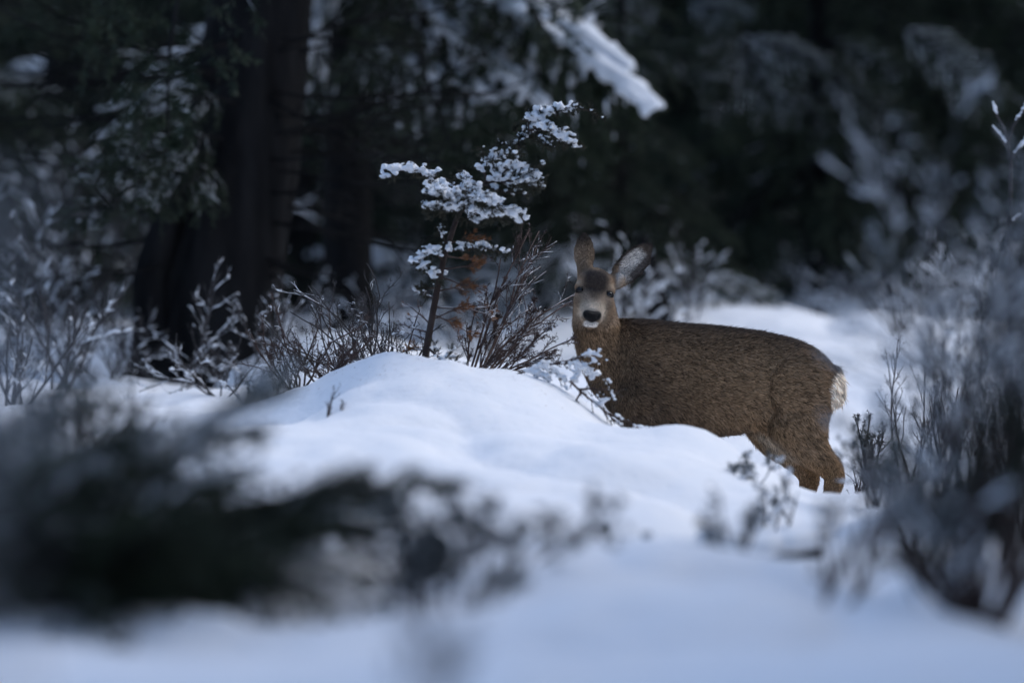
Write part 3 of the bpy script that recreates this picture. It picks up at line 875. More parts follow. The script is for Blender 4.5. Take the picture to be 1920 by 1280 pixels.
# the dark conifer on the right with drooping frosted sprays
bp3 = gbase(1545, 21.5)
dark = conifer('dark_conifer', 'dark conifer right of the clearing with a frosted drooping spray', bp3, 7.5, .12, .42, 2.1, 84, [4, 4, .2, 0, 14], seed=21)
FROST = conifer_bough(1.4, .30, .5, .008, 1.2, .1, .42, hang=.5, ridge=.8)
FROST2 = conifer_bough(1.4, .35, .38, .007, 1.1, .1, .42, hang=.5, ridge=.6)
for (ax_, ay_, bx_, by_, dd, m) in [(1400, 40, 1430, 225, 19.6, FROST), (1395, 60, 1325, 130, 19.6, FROST2), (1405, 60, 1535, 115, 19.6, FROST), (1400, 80, 1365, 215, 19.5, FROST2),
                                    (1560, 60, 1660, 150, 19.6, FROST2), (1590, 130, 1690, 300, 19.6, FROST2), (1560, 100, 1580, 215, 19.7, FROST2), (1690, 40, 1830, 130, 19.5, FROST),
                                    (1760, 90, 1850, 190, 19.3, FROST), (1240, 10, 1180, 40, 20, FROST), (1290, 0, 1390, 15, 20, FROST), (1650, 180, 1670, 290, 19.6, FROST2), (1480, 150, 1520, 245, 19.8, FROST2)]:
    aim_bough(dark, bp3, m, W(ax_, ay_, dd + .5), W(bx_, by_, dd), 1.4, math.copysign(R.uniform(.7, 1.2), bx_ - ax_))

for (px, d, h, bl, sd_, lab) in [(1165, 18.6, 2.3, .95, 61, 'young conifer dusted with snow behind the deer\'s head'), (1020, 19.2, 2.0, .85, 62, 'young snow-dusted conifer behind the juniper\'s tip')]:
    conifer('young_conifer', lab, gbase(px, d), h, .035, .25, bl, 46, [5, 5, 1.2, 0, 4], seed=sd_)
# more trees behind, filling the wood
def wood_tree(px, d, h, r0, z0, bl, nb, wts, seed, label):
    return conifer('wood_conifer', label, gbase(px, d), h, r0, z0, bl, nb, wts, group='conifers filling the dark wood', seed=seed)
DARKL = 'dark conifer with low green boughs deep in the shaded wood'
k = 0
for (px, d, h) in [(-150, 20, 7), (120, 23, 7.5), (330, 27, 8), (830, 25, 8), (1010, 23.5, 7), (1270, 25.5, 8), (1760, 24.5, 8), (1990, 22.5, 7), (560, 22.5, 7), (1150, 30, 9),
                   (1430, 28, 8), (1620, 30, 9), (1860, 29, 8), (700, 31, 9), (450, 33, 9), (200, 31, 9), (0, 28, 8), (-250, 27, 8), (2180, 27, 8), (960, 34, 9)]:
    k += 1
    wood_tree(px, d, h, .13, .35, 2.0, 46, [4, 3, .3, 0, 14], 100 + k, DARKL)
# the far wood beyond them, plus unseen trees added to block light
def wood_crown(h, n_):
    """a whole conifer in one mesh: trunk and a crown of many small sprays"""
    tk, lf = MB(), MB()
    tk.tubes(np.array([[0, 0, -.3], [0, 0, h * .5], [0, 0, h]]), np.array([.16, .09, .02]), 7)
    f = R.random(n_) ** 1.25; tier = np.floor(f * 26) / 26; f = tier + R.random(n_) * .022
    nbr = 9; a_ = R.integers(0, nbr, n_) * 6.283 / nbr + tier * 40 + R.normal(0, .16, n_)
    rr_ = (1 - f) ** .8 * 1.9 * R.random(n_) ** .6
    P = np.stack([np.cos(a_) * rr_, np.sin(a_) * rr_, .25 + f * h - rr_ * .28], 1)
    Dv = norm(np.stack([np.cos(a_), np.sin(a_), np.full(n_, -.45)], 1) + .55 * R.standard_normal((n_, 3)))
    lf.slivers(P, Dv, norm(np.cross(Dv, rand_unit((n_,)))), R.uniform(.12, .32, n_), R.uniform(.018, .04, n_))
    a, b = tk.mesh('trunk'), lf.mesh('crown'); a.materials.append(M_BARK); b.materials.append(M_NEEDLE)
    return a, b
CROWN = [wood_crown(9, 9000), wood_crown(11, 10000), wood_crown(12.5, 11000)]
far = thing('wood_and_shade_trees', 'mass of dark conifers of the far wood, with unseen trees added for shade', 'wood'); far['kind'] = 'stuff'
for i in range(300):
    if i < 130: x, y = R.uniform(-34, 34), R.uniform(37, 52)
    elif i < 220:
        an = R.uniform(math.radians(150), math.radians(395)); rr_ = R.uniform(18, 32); x, y = math.cos(an) * rr_, 6 + math.sin(an) * rr_  # unseen trees around and behind the camera, added to block low sky light
    elif i < 262 or i % 2: x, y = R.uniform(5.4, 12), R.uniform(-3, 9.3)  # unseen trees on the right, added to shade the foreground snow
    else: x, y = R.uniform(7.5, 14), R.uniform(25, 36)  # unseen trees farther right, added to shade the forest floor
    a, b = CROWN[i % 3]; an = R.uniform(0, 6.28)
    for nm, me in (('trunk', a), ('crown', b)):
        q = link(nm, me, None, far); q['kind'] = 'stuff'; q.location = (x, y, gz(x, y)); q.rotation_euler = (0, 0, an)
# ------------------------------------------------------------------ the snowy juniper sapling
DS = 11.45
def make_sapling():
    bp = W(795, 690, DS); bp[2] = gz(bp[0], bp[1]) - .01
    t = thing('juniper_sapling', 'small twisted juniper with snow clumps on its crown, growing on the mound', 'sapling', bp)
    def rl(p): return W(p[0], p[1], DS) - bp + np.array([0, p[2] if len(p) > 2 else 0, 0])
    def spl(pts, n):
        P = np.array([rl(p) for p in pts]); q = np.linspace(0, 1, len(P)); s_ = np.linspace(0, 1, n)
        P = np.stack([np.interp(s_, q, P[:, i]) for i in range(3)], 1)
        for _ in range(2): P[1:-1] = (P[:-2] + 2 * P[1:-1] + P[2:]) / 4
        return P
    tp = spl([(794, 700), (797, 670), (803, 635), (812, 585), (822, 530), (833, 480), (846, 440), (858, 405), (872, 380), (893, 355), (915, 338)], 40)
    tr = trunk_mesh(tp, np.linspace(.0125, .006, 40), 10, .18); tr.build('trunk', M_BARKR, t)
    ARMS = [ # (points, branchlet length, density, snow)
        ([(868, 390), (845, 362, .05), (815, 340, .08), (785, 322, .08), (758, 317, .06), (726, 329, .05)], .050, 1.0, .9),
        ([(870, 385), (850, 370, -.05), (825, 362, -.1), (800, 365, -.12)], .062, 1.3, 1.1),
        ([(868, 388), (880, 372, -.1), (905, 372, -.15), (925, 378, -.15)], .062, 1.4, 1.2),
        ([(866, 392), (850, 392, -.12), (825, 392, -.14), (808, 388, -.12)], .05, 1.3, .8),
        ([(866, 395), (890, 398, -.1), (915, 400, -.12), (935, 398, -.1), (955, 400, -.08), (972, 412, -.06)], .055, 1.2, 1.0),
        ([(875, 378), (880, 355, .02), (870, 340, .05), (862, 335, .05)], .055, 1.0, 1.0),
        ([(868, 390), (890, 415, -.05), (905, 410, -.1)], .045, 1.1, .6),
        ([(915, 338), (905, 320, .03), (920, 300, .05), (940, 290, .04)], .055, 1.2, .75),
        ([(915, 340), (940, 320, -.06), (965, 315, -.08), (990, 325, -.08), (1005, 335, -.08)], .060, 1.4, 1.0),
        ([(912, 342), (935, 340, -.05), (960, 340, -.08), (985, 340, -.08), (1012, 350, -.06)], .055, 1.2, .7),
        ([(910, 345), (930, 358, -.04), (960, 360, -.06), (975, 362, -.05)], .045, 1.0, .4),
        ([(915, 338), (935, 318, .06), (955, 298, .06), (975, 272, .05), (985, 252, .04), (1000, 240, .03)], .038, .9, .4),
        ([(985, 255, .04), (1005, 232, .03), (1015, 218, .02), (1030, 212, 0), (1045, 208, -.02), (1058, 205, -.03)], .034, 1.1, 1.0),
        ([(1045, 208), (1062, 202, -.03), (1075, 208, -.03)], .03, 1.0, 1.1),
        ([(995, 245), (1015, 240, -.04), (1035, 248, -.06), (1055, 258, -.06), (1082, 272, -.05)], .036, 1.3, .9),
        ([(1000, 243), (1012, 255, -.05), (1025, 268, -.06), (1030, 276, -.06)], .03, 1.1, .8),
        ([(1040, 250), (1052, 265, -.04), (1057, 283, -.04)], .022, 1.0, .5),
        ([(1060, 205), (1085, 202, .02), (1100, 206, .02), (1118, 215, .02), (1136, 228, .02)], .016, .7, .35),
        ([(992, 245), (990, 225, .02), (992, 205, .02)], .022, 1.1, .2),
        ([(972, 280), (972, 258, .04), (968, 240, .05)], .022, 1.0, .2),
        ([(965, 290), (955, 275, .03), (942, 266, .03)], .03, 1.0, .3),
        ([(838, 462), (830, 440, -.05), (822, 425, -.06)], .028, .9, .8),
        ([(832, 490), (815, 470, -.05), (800, 478, -.06), (780, 492, -.06)], .034, .8, .7),
        ([(826, 515), (808, 520, -.05), (800, 500, -.05), (775, 495, -.05)], .034, .8, .7),
        ([(836, 470), (860, 468, -.05), (890, 462, -.06), (920, 465, -.06), (945, 475, -.05)], .036, .9, .55),
        ([(820, 540), (800, 540, -.04), (790, 555, -.05)], .03, .8, .5),
        ([(800, 650), (830, 672, -.1), (850, 685, -.14), (868, 690, -.14)], .05, 1.2, .35),
    ]
    wood, leaf, snow = MB(), MB(), MB()
    sc_, sr_ = [], []
    for pts, bl, dens, sw in ARMS:
        P = spl(pts, 24); L = np.linalg.norm(np.diff(P, axis=0), axis=1).sum()
        wood_r = np.linspace(.0045, .0016, 24) * (1 if bl > .03 else .6)
        wood.tubes(P, wood_r, 5)
        nb = max(6, int(L / .0085 * dens))
        f = R.uniform(.12, 1, nb) * 23; i = np.minimum(f.astype(int), 22); fr = (f - i)[:, None]
        st = P[i] * (1 - fr) + P[i + 1] * fr; tg = norm(P[i + 1] - P[i])
        pr = rand_unit((nb,)) * np.array([1, 1, .8])
        ln = bl * R.uniform(.5, 1.2, nb) * np.interp(f / 23, [0, .75, 1], [1.15, 1, .5])
        B = grow(st, norm(tg * .75 + pr * .95 + np.array([0, 0, .12])), ln, 6, .12, 0)
        wood.tubes(B, np.full((nb, 6), .0011) * np.linspace(1, .5, 6), 3, cap=False)
        # twiglets
        kk = 3
        g = R.integers(1, 5, (nb, kk)); s2 = B[np.arange(nb)[:, None], g].reshape(-1, 3); t2 = norm(B[np.arange(nb)[:, None], g + 1] - B[np.arange(nb)[:, None], g]).reshape(-1, 3)
        C2 = grow(s2, norm(t2 + .9 * rand_unit((len(t2),))), np.repeat(ln * .42, kk), 4, .1, 0)
        for PP, per in ((B, 26), (C2, 15)):
            m, n, _ = PP.shape; q = m * per
            a_ = R.integers(0, m, q); ff = R.uniform(.1, 1, q) * (n - 1); ii_ = np.minimum(ff.astype(int), n - 2); fq = (ff - ii_)[:, None]
            pp = PP[a_, ii_] * (1 - fq) + PP[a_, ii_ + 1] * fq; tq = norm(PP[a_, ii_ + 1] - PP[a_, ii_])
            dq = norm(tq + .55 * rand_unit((q,)))
            leaf.slivers(pp, dq, norm(np.cross(dq, rand_unit((q,)))), R.uniform(.008, .019, q), .0009)
        # snow caught on top of the sprays
        allp = np.concatenate([B.reshape(-1, 3), C2.reshape(-1, 3)[::2]])
        ms = vnoise(allp * 22) * .5 + .5
        zz = allp[:, 2] - np.interp(allp[:, 0], np.sort(P[:, 0]), P[np.argsort(P[:, 0]), 2])
        ok = (R.random(len(allp)) < sw * .4 * ms * 1.5) & (zz > -.012)
        sc_.append(allp[ok] + np.array([0, 0, .004])); sr_.append(R.uniform(.0042, .0085, ok.sum()) * (.7 + .55 * sw) * (1 if bl > .03 else .6))
        npil = int(L / .0055 * sw) if bl > .03 else int(L / .011 * sw)
        f = R.uniform(.1, 1, npil) * 23; i = np.minimum(f.astype(int), 22); fr = (f - i)[:, None]
        k_ = 1 if bl > .03 else .5
        pil = P[i] * (1 - fr) + P[i + 1] * fr + R.normal(0, 1, (npil, 3)) * np.array([.012, .016, .005]) * k_ + np.array([0, 0, .012 * k_])
        sc_.append(pil); sr_.append(R.uniform(.0065, .0150, npil) * k_ * (.6 + .4 * sw))
    wood.build('branches', M_BARKR, t)['kind'] = 'stuff'
    leaf.build('foliage', M_JUNI, t)
    C = np.concatenate(sc_); rr_ = np.concatenate(sr_)
    snow.blobs(C, rr_, .68)
    sme = remesh(snow.mesh('raw'), .0026, 1, .5)
    link('snow', sme, M_SNOWP, t)['kind'] = 'stuff'
    # dry lower twigs with rusty leaves
    for (p0, p1, rust) in [((815, 575), (925, 590), .3), ((812, 590), (895, 620), 1), ((810, 600), (888, 560), .6), ((806, 625), (752, 600), 0), ((803, 640), (745, 612), 0), ((808, 610), (768, 560), .1),
                           ((818, 560), (770, 545), 0), ((826, 520), (920, 535), .5), ((828, 505), (905, 500), .6), ((800, 655), (760, 660), .4), ((840, 455), (905, 445), .7), ((822, 545), (880, 540), .5), ((835, 480), (895, 490), .6)]:
        a_, b_ = rl(p0), rl(p1) + np.array([0, R.normal(0, .05), 0])
        lv = branch_levels(a_[None], (b_ - a_)[None], np.array([np.linalg.norm(b_ - a_)]), np.array([.0028]), [(7, .45, .6, .6, .02, .25), (4, .45, .6, .7, 0, .2)], 8, .05, 0)
        mb, lf, sn = MB(), MB(), MB()
        for li, (P, Rad, idx) in enumerate(lv):
            mb.tubes(P, Rad, 4, cap=False); snow_on(sn, P, Rad, .0035, .45 if rust < .5 else .2)
            if rust and li >= 1:
                q = int(len(P) * 9 * rust); j = R.integers(0, len(P), q); e = R.integers(1, P.shape[1], q)
                dq = norm(norm(P[j, e] - P[j, e - 1]) + .6 * rand_unit((q,)))
                lf.slivers(P[j, e], dq, norm(np.cross(dq, rand_unit((q,)))), R.uniform(.008, .020, q), .0011)
        o = mb.build('dry_branch', M_TWIG, t)
        if lf.n: lf.build('dead_leaves', M_DEAD, o)
        if sn.n: sn.build('snow', M_SNOWP, o)['kind'] = 'stuff'
make_sapling()

# the leaning bare bush the deer nibbles
bp = W(888, 700, 11.6); bp[2] = gz(bp[0], bp[1])
FANX = [(885, 560, .1), (950, 450, .2), (1020, 410, .3), (1048, 408, .5), (1050, 436, .5), (1030, 470, .6), (1035, 500, .6), (1030, 555, .6), (1030, 578, .6), (1078, 607, -.14), (1045, 610, .1), (1050, 640, 0), (1030, 640, 0), (1000, 560, .2), (940, 560, .1), (1000, 620, -.1)]
dirs = np.array([W(x, y, 11.6) + np.array([0, w_, 0]) - bp for x, y, w_ in FANX])
shrub('bare_bush', 'leaning reddish bare bush whose twigs reach the deer\'s muzzle', 'bush', bp, r0=.0045, dirs=dirs, lens=np.linalg.norm(dirs, axis=1) * .95,
      spec=[(9, .34, .42, .6, .04, .22), (6, .40, .55, .7, .03, .15)], wig=.055, up=.0, snow=.40, thick=.0028, spurs=7)

# snow dusted evergreen spray lying over the mound's edge before the deer's chest
def spray(name, label, base_px, pts_list, d, snow=.7, thick=.009, group=None):
    bp = W(base_px[0], base_px[1], d); bp[2] = gz(bp[0], bp[1])
    t = thing(name, label, 'branch', bp, group)
    for pts in pts_list:
        P = np.array([W(p[0], p[1], d + (p[2] if len(p) > 2 else 0)) for p in pts]) - bp
        q = np.linspace(0, 1, len(P)); s_ = np.linspace(0, 1, 12); P = np.stack([np.interp(s_, q, P[:, i]) for i in range(3)], 1)
        mb, lf, sn = MB(), MB(), MB()
        r_ = np.linspace(.004, .0015, 12); mb.tubes(P, r_, 5)
        L = np.linalg.norm(np.diff(P, axis=0), axis=1).sum(); nb = int(L / .011)
        f = R.uniform(.1, 1, nb) * 11; i = np.minimum(f.astype(int), 10); fr = (f - i)[:, None]
        B = grow(P[i] * (1 - fr) + P[i + 1] * fr, norm(norm(P[i + 1] - P[i]) + .8 * rand_unit((nb,)) + np.array([0, 0, -.1])), R.uniform(.02, .06, nb), 5, .1, -.05)
        mb.tubes(B, np.full((nb, 5), .0011), 3, cap=False)
        q = nb * 12; a_ = R.integers(0, nb, q); e = R.integers(0, 4, q); tq = norm(B[a_, e + 1] - B[a_, e]); dq = norm(tq + .6 * rand_unit((q,)))
        lf.slivers(B[a_, e], dq, norm(np.cross(dq, rand_unit((q,)))), R.uniform(.006, .014, q), .0009)
        Pd = np.stack([np.interp(np.linspace(0, 11, 70), np.arange(12), P[:, i_]) for i_ in range(3)], 1); pts3 = np.concatenate([B[:, 1:].reshape(-1, 3), Pd, Pd + R.normal(0, .004, Pd.shape)]); ms = vnoise(pts3 * 20)
        ok = (ms + R.normal(0, .2, len(ms))) > (.45 - snow * .8)
        sn.blobs(pts3[ok] + np.array([0, 0, thick * .4]), R.uniform(.5, 1.1, ok.sum()) * thick, .7)
        o = mb.build('twig', M_TWIG, t); lf.build('leaves', M_JUNI, o)
        if sn.n:
            link('snow', remesh(sn.mesh('raw'), .0030, 1, .4), M_SNOWP, o)['kind'] = 'stuff'
    return t
spray('evergreen_branch', 'snow-covered evergreen branch arching over the mound before the deer\'s chest', (960, 705),
      [[(960, 705), (1000, 690), (1040, 680), (1075, 675), (1100, 664), (1118, 664)], [(1040, 682), (1075, 680), (1100, 690), (1128, 705)], [(1000, 692), (1020, 685), (1045, 700), (1060, 715)], [(1080, 678), (1085, 695), (1075, 718)], [(985, 695), (1010, 700), (1030, 712)]], 11.15, .68, .0072)
spray('dark_branch', 'dark half-buried branch running down the mound edge by the deer\'s legs', (1075, 725),
      [[(1070, 715), (1090, 735), (1115, 755), (1140, 775), (1165, 800)], [(1085, 730), (1110, 728), (1135, 730), (1160, 735)], [(1110, 752), (1125, 760), (1135, 750)], [(1140, 775), (1165, 785), (1185, 795), (1205, 802)], [(1090, 735), (1080, 750), (1095, 765)], [(1150, 785), (1160, 795), (1172, 806)]], 11.08, .25, .006)

# frosted shrubs behind and beside the mound
F2 = [(6, .45, .45, .55, .12, .2), (4, .40, .5, .65, .12, .2)]
def fr(px, d, h, label, stems=7, **kw):
    a = dict(height=h, spread=.45, r0=.0042, spec=F2, snow=.42, thick=.0035, spurs=5, wood=M_TWIGG, wig=.2)
    a.update(kw)
    return shrub('frosted_shrub', label, 'shrub', gbase(px, d), stems=stems, **a)
fr(690, 11.95, .46, 'tall frosted grey shrub left of the little juniper', 9, spread=.6, lean=(-.15, 0, 0))
fr(620, 12.1, .42, 'spindly frosted shrub with upright tips at the mound\'s left shoulder', 7)
fr(745, 11.9, .36, 'low frosted shrub tucked behind the juniper stem', 7, spread=.5)
fr(560, 11.6, .34, 'sprawling bare shrub on the mound\'s left slope', 9, spread=1.5, lean=(-.5, 0, 0), snow=.35, wood=M_TWIG)
fr(625, 11.5, .22, 'low dark shrub sprawling at the foot of the mound', 9, spread=1.8, snow=.3, wood=M_TWIG)
fr(410, 13.2, .40, 'frosted twiggy shrub standing before the thick old trunk', 5, spread=.7, snow=.55, thick=.0045)
fr(470, 12.6, .22, 'low snowy shrub at the foot of the thick old trunk', 6, spread=1.3, snow=.6, thick=.006)
fr(270, 15.0, .42, 'frosted shrub crowding the left foot of the old trunk', 7, spread=.8, snow=.45, thick=.005)
fr(505, 13.6, .40, 'frosted shrub right of the old trunk\'s foot', 7, spread=.8, snow=.55, thick=.005)
fr(440, 14.2, .36, 'tangled frosted shrub hiding the old trunk\'s roots', 9, spread=1.1, snow=.45, thick=.005)
fr(140, 16.0, .5, 'tangled frosted shrub left of the old trunk', 9, spread=.8, snow=.5, thick=.005)
fr(30, 15.5, .5, 'bushy frosted shrub at the clearing\'s left side', 9, spread=.8, snow=.5, thick=.005)
fr(210, 14.6, .35, 'low frosted shrub between the tangled ones at left', 8, spread=1.0, snow=.5, thick=.005)
fr(345, 13.8, .5, 'sparse frosted shrub against the old trunk\'s dark bark', 4, spread=.5, snow=.6, thick=.0045)
shrub('twig_sprig', 'tiny dark sprig poking from the mound\'s left face', 'sprig', gbase(628, 10.75), stems=3, height=.10, spread=.5, r0=.0035, lean=(.5, 0, 0), spec=[(5, .6, .6, .7, .1, .3)], snow=.1, thick=.003, spurs=3)
shrub('frosted_sprig', 'upright frosted sprig rising behind the deer\'s back', 'sprig', gbase(1468, 13.3), stems=3, height=.40, spread=.12, r0=.004, spec=[(7, .3, .5, .7, .3, .55)], snow=.9, thick=.006, spurs=4, wood=M_TWIGG)
shrub('frosted_sprig', 'thin pale sprig low behind the deer\'s back', 'sprig', gbase(1440, 13.6), stems=3, height=.33, spread=.2, r0=.003, spec=[(6, .3, .5, .7, .2, .5)], snow=.7, thick=.004, spurs=4, wood=M_TWIGG)
shrub('bare_shrub', 'dark spiky bare shrub right behind the deer\'s rump', 'shrub', gbase(1622, 12.0), stems=4, height=.42, spread=.16, r0=.0055, spec=[(10, .3, .6, .6, .25, .3), (5, .4, .7, .7, .2, .2)], snow=.12, thick=.004, spurs=6)
shrub('bare_shrub', 'small dark bare shrub low beside the deer\'s hock', 'shrub', gbase(1612, 11.7), stems=4, height=.16, spread=.5, r0=.0035, spec=[(6, .45, .6, .6, .2, .3)], snow=.2, thick=.003, spurs=5)
shrub('bare_shrub', 'tall bare brown shrub with forked tips beyond the deer\'s rump', 'shrub', gbase(1715, 12.6), stems=6, height=.52, spread=.28, r0=.005, spec=[(8, .35, .45, .6, .25, .35), (3, .4, .6, .7, .2, .3)], snow=.2, thick=.004, spurs=4)
shrub('bare_shrub', 'frosted brown shrub low in the snow at the wood\'s right side', 'shrub', gbase(1790, 12.2), stems=8, height=.4, spread=.7, r0=.005, spec=F2, snow=.5, thick=.006, spurs=4)

# slim snowy stem at the right
bp = gbase(1893, 13.0)
t = thing('dead_sapling', 'slim leafless sapling stem with snow caught in its forked top', 'sapling', bp)
P = np.array([W(x, y, 13.0) for x, y in [(1897, 840), (1897, 700), (1895, 560), (1893, 420), (1896, 320), (1890, 255)]]) - bp
trunk_mesh(P, np.linspace(.010, .006, 6), 8, .2).build('trunk', M_TWIGG, t)
for pts in ([(1892, 270), (1880, 235), (1868, 215), (1862, 195)], [(1892, 262), (1900, 235), (1915, 215), (1930, 190)], [(1893, 280), (1875, 255), (1862, 240)], [(1893, 300), (1915, 275), (1930, 250)], [(1895, 420), (1905, 410), (1912, 405)]):
    P = np.array([W(x, y, 13.0) for x, y in pts]) - bp; q = np.linspace(0, 1, len(P)); s_ = np.linspace(0, 1, 10); P = np.stack([np.interp(s_, q, P[:, i]) for i in range(3)], 1)
    mb, sn = MB(), MB(); mb.tubes(P, np.linspace(.006, .003, 10), 5)
    sn.blobs(P[2:] + np.array([0, 0, .008]), R.uniform(.004, .010, 8), .8)
    o = mb.build('branch', M_TWIGG, t); link('snow', remesh(sn.mesh('raw'), .004, 1), M_SNOWP, o)
# ------------------------------------------------------------------ snowy undergrowth of the background
BGS = [(6, .5, .6, .5, .05, .2), (4, .5, .7, .5, .05, .15)]
def bgs(px, d, h, label, stems=7, snow=.9, thick=.012, spread=.9, wood=None, dz=0.0, **kw):
    return shrub('snowy_shrub', label, 'shrub', gbase(px, d, dz), stems=stems, height=h, spread=spread, r0=.006, spec=BGS, snow=snow, thick=thick, wood=wood or M_TWIGG, group='snowy shrubs at the edge of the wood', **kw)
EDGE = 'snow-covered shrub at the edge of the dark wood'
for (px, d, h, th, lab) in [(1215, 15.8, .40, .006, 'snowy shrub just behind the deer\'s outspread ear'), (1150, 16.4, .62, .009, 'snowy shrub glimpsed between the deer\'s ears'), (1290, 17.4, .40, .006, 'low frosted shrub beyond the deer\'s shoulder'), (1540, 20.5, .4, .006, 'small frosted shrub at the dark conifer\'s foot'), (1660, 20.5, .4, .006, EDGE),
                       (880, 16, .42, .008, 'low snowy shrub behind the juniper stem'), (960, 15, .35, .007, 'low snowy shrub behind the leaning bare bush'),
                       (250, 20, 1.4, .016, EDGE), (170, 19, 1.2, .016, EDGE), (340, 21, 1.5, .014, EDGE), (60, 16, .8, .010, EDGE), (160, 15, .6, .010, EDGE), (240, 16.5, .8, .010, EDGE), (-20, 15, .9, .010, EDGE), (110, 13.6, .45, .009, EDGE), (20, 13, .45, .008, EDGE),
                       (1330, 21, .28, .008, EDGE), (1750, 19, .5, .009, EDGE), (1850, 18, .6, .009, EDGE), (1690, 17, .3, .007, EDGE), (1900, 16, .6, .009, EDGE),
                       (560, 17.5, .5, .009, 'snowy shrub between the old trunk and the laden conifer'), (620, 16, .4, .009, 'low snowy shrub right of the old trunk'), (760, 17, .5, .007, 'snowy shrub in the shade of the laden conifer')]:
    bgs(px, d, h, lab, thick=th, snow=.7 if px > 400 else .45)
# dark stem at the tree line seen past the deer's ear
bpx = gbase(1225, 17.2)
t = thing('dark_stump', 'broken dark stump behind the deer\'s neck and ear', 'stump', bpx)
trunk_mesh([(.05, 0, -.2), (.03, 0, .08), (.0, 0, .2), (-.03, .02, .34), (-.05, .02, .46)], [.10, .06, .052, .045, .02], 14, .25).build('trunk', M_BARK, t)
t = thing('snow_bank', 'rounded snow bank bulging out of the ground beyond the mound', 'snow bank', gbase(640, 15.2))
sn = MB()
ell(sn, (0, 0, .0), (.45, .4, .24)); ell(sn, (.3, .1, -.03), (.36, .35, .2)); ell(sn, (-.25, -.1, -.04), (.3, .3, .18))
link('snow', remesh(sn.mesh('raw'), .03, 4), M_SNOW, t)

# ------------------------------------------------------------------ out of focus plants near the photographer
FINE = [(7, .42, .5, .5, .12, .2), (6, .42, .6, .55, .1, .15), (4, .45, .7, .6, .1, .2)]
NEAR = [(6, .5, .6, .5, .05, .25), (5, .5, .7, .6, .05, .2)]
def near(px, d, h, label, stems=6, snow=.6, thick=.004, spread=.7, lean=(0, 0, 0), leafn=4, wood=None, dz=0.0, leaf=None, r0=.005, spec=None, name='sagebrush', **kw):
    return shrub(name, label, 'shrub', gbase(px, d, dz), stems=stems, height=h, spread=spread, lean=lean, r0=r0, spec=spec or NEAR, snow=snow, thick=thick,
                 wood=wood or M_TWIG, leaf=leaf or M_SAGE, leafn=leafn, leafl=.014, leafw=.0018, **kw)
# big dark evergreen bushes, lower left
def evergreen_bush(label, px, d, n, L, seed, wts):
    rr = np.random.default_rng(seed); b = gbase(px, d)
    t = thing('evergreen_bush', label, 'bush', b)
    mb = MB(); mb.tubes(np.array([[0, 0, -.1], [0, 0, .02], [.01, 0, .06]]), np.array([.02, .016, .012]), 8); mb.build('stem', M_BARK, t)
    for i in range(n):
        m = BOUGH[rr.choice(5, p=np.asarray(wts) / np.sum(wts))]
        place_bough(t, m, (rr.normal(0, .02), rr.normal(0, .02), rr.uniform(0, .06)), i * 2.4 + rr.normal(0, .3), rr.uniform(.05, 1.0), L * rr.uniform(.65, 1.1) / 1.4, rr.normal(0, .3))
    return t
evergreen_bush('dense dark evergreen bush with snow along its top in the foreground', 50, 7.0, 20, .62, 1, [1.5, 1, 1.0, .5, 12])
evergreen_bush('dark evergreen bush spreading over the foreground snow', 270, 6.9, 22, .58, 2, [1.5, 1, .8, .3, 12])
evergreen_bush('loose evergreen bush reaching toward the mound', 430, 7.2, 14, .38, 3, [1.5, 1, .3, 0, 12])
evergreen_bush('outermost evergreen bush of the foreground thicket, partly out of view', -50, 6.5, 16, .52, 4, [1.5, 1, .6, .3, 12])
evergreen_bush('evergreen bush in the snow behind the foreground thicket', 180, 7.6, 12, .46, 5, [3, 3, 3, 1.5, 3])
evergreen_bush('low evergreen bush at the near foot of the foreground thicket', 110, 6.4, 16, .40, 6, [1, 1, .3, 0, 12])
# twiggy sage in the middle foreground
near(850, 6.5, .30, 'wispy dark sagebrush standing alone before the mound', 7, .3, .003, .8, (.05, 0, 0), 4, r0=.0034, spec=FINE, wig=.16)
near(930, 6.9, .26, 'low sagebrush right of the wispy one', 4, .3, .003, .7, (.3, 0, 0), 2, r0=.003, spec=FINE, wig=.16)
near(770, 7.0, .20, 'small sagebrush between the evergreen bush and the wispy sage', 5, .3, .004, .9, (-.2, 0, 0), 5)
# right side
near(1565, 6.9, .34, 'forked sagebrush with a bare lower stem in the right foreground', 4, .35, .004, .4, (.4, 0, 0), 4, r0=.008)
near(1850, 6.4, .42, 'large dark gnarled sagebrush in the right foreground', 14, .2, .005, .85, (-.05, 0, 0), 18, r0=.010, leaf=M_NEEDLE)
near(1770, 7.4, .42, 'tall frosted sagebrush behind the gnarled one', 8, .7, .005, .6, (0, 0, 0), 4, wood=M_TWIGG)
near(1915, 8.4, .80, 'very tall frosted brush at the clearing\'s right edge', 8, .5, .0035, .40, (-.05, 0, 0), 3, wood=M_TWIGG)
near(1820, 9.6, .62, 'tall grey frosted brush beside the slim dead sapling', 7, .75, .005, .35, (0, 0, 0), 3, wood=M_TWIGG)
near(1735, 8.6, .36, 'grey frosted sagebrush near the deer\'s hind leg', 6, .6, .004, .6, (-.05, 0, 0), 3, wood=M_TWIGG)
near(1770, 9.4, .45, 'bushy frosted sagebrush below the tall grey brush', 8, .6, .005, .7, (0, 0, 0), 3, wood=M_TWIGG)
near(1880, 9.2, .50, 'bushy frosted sagebrush at the foot of the slim dead sapling', 8, .6, .005, .7, (0, 0, 0), 3, wood=M_TWIGG)
near(1660, 9.9, .28, 'small frosted sagebrush by the spiky bare shrub', 6, .6, .004, .6, (0, 0, 0), 3, wood=M_TWIGG)
near(1860, 8.0, .95, 'tall thin frosted brush between the photographer and the slim dead sapling', 6, .6, .003, .2, (.02, 0, 0), 2, wood=M_TWIGG, r0=.004, spec=FINE)
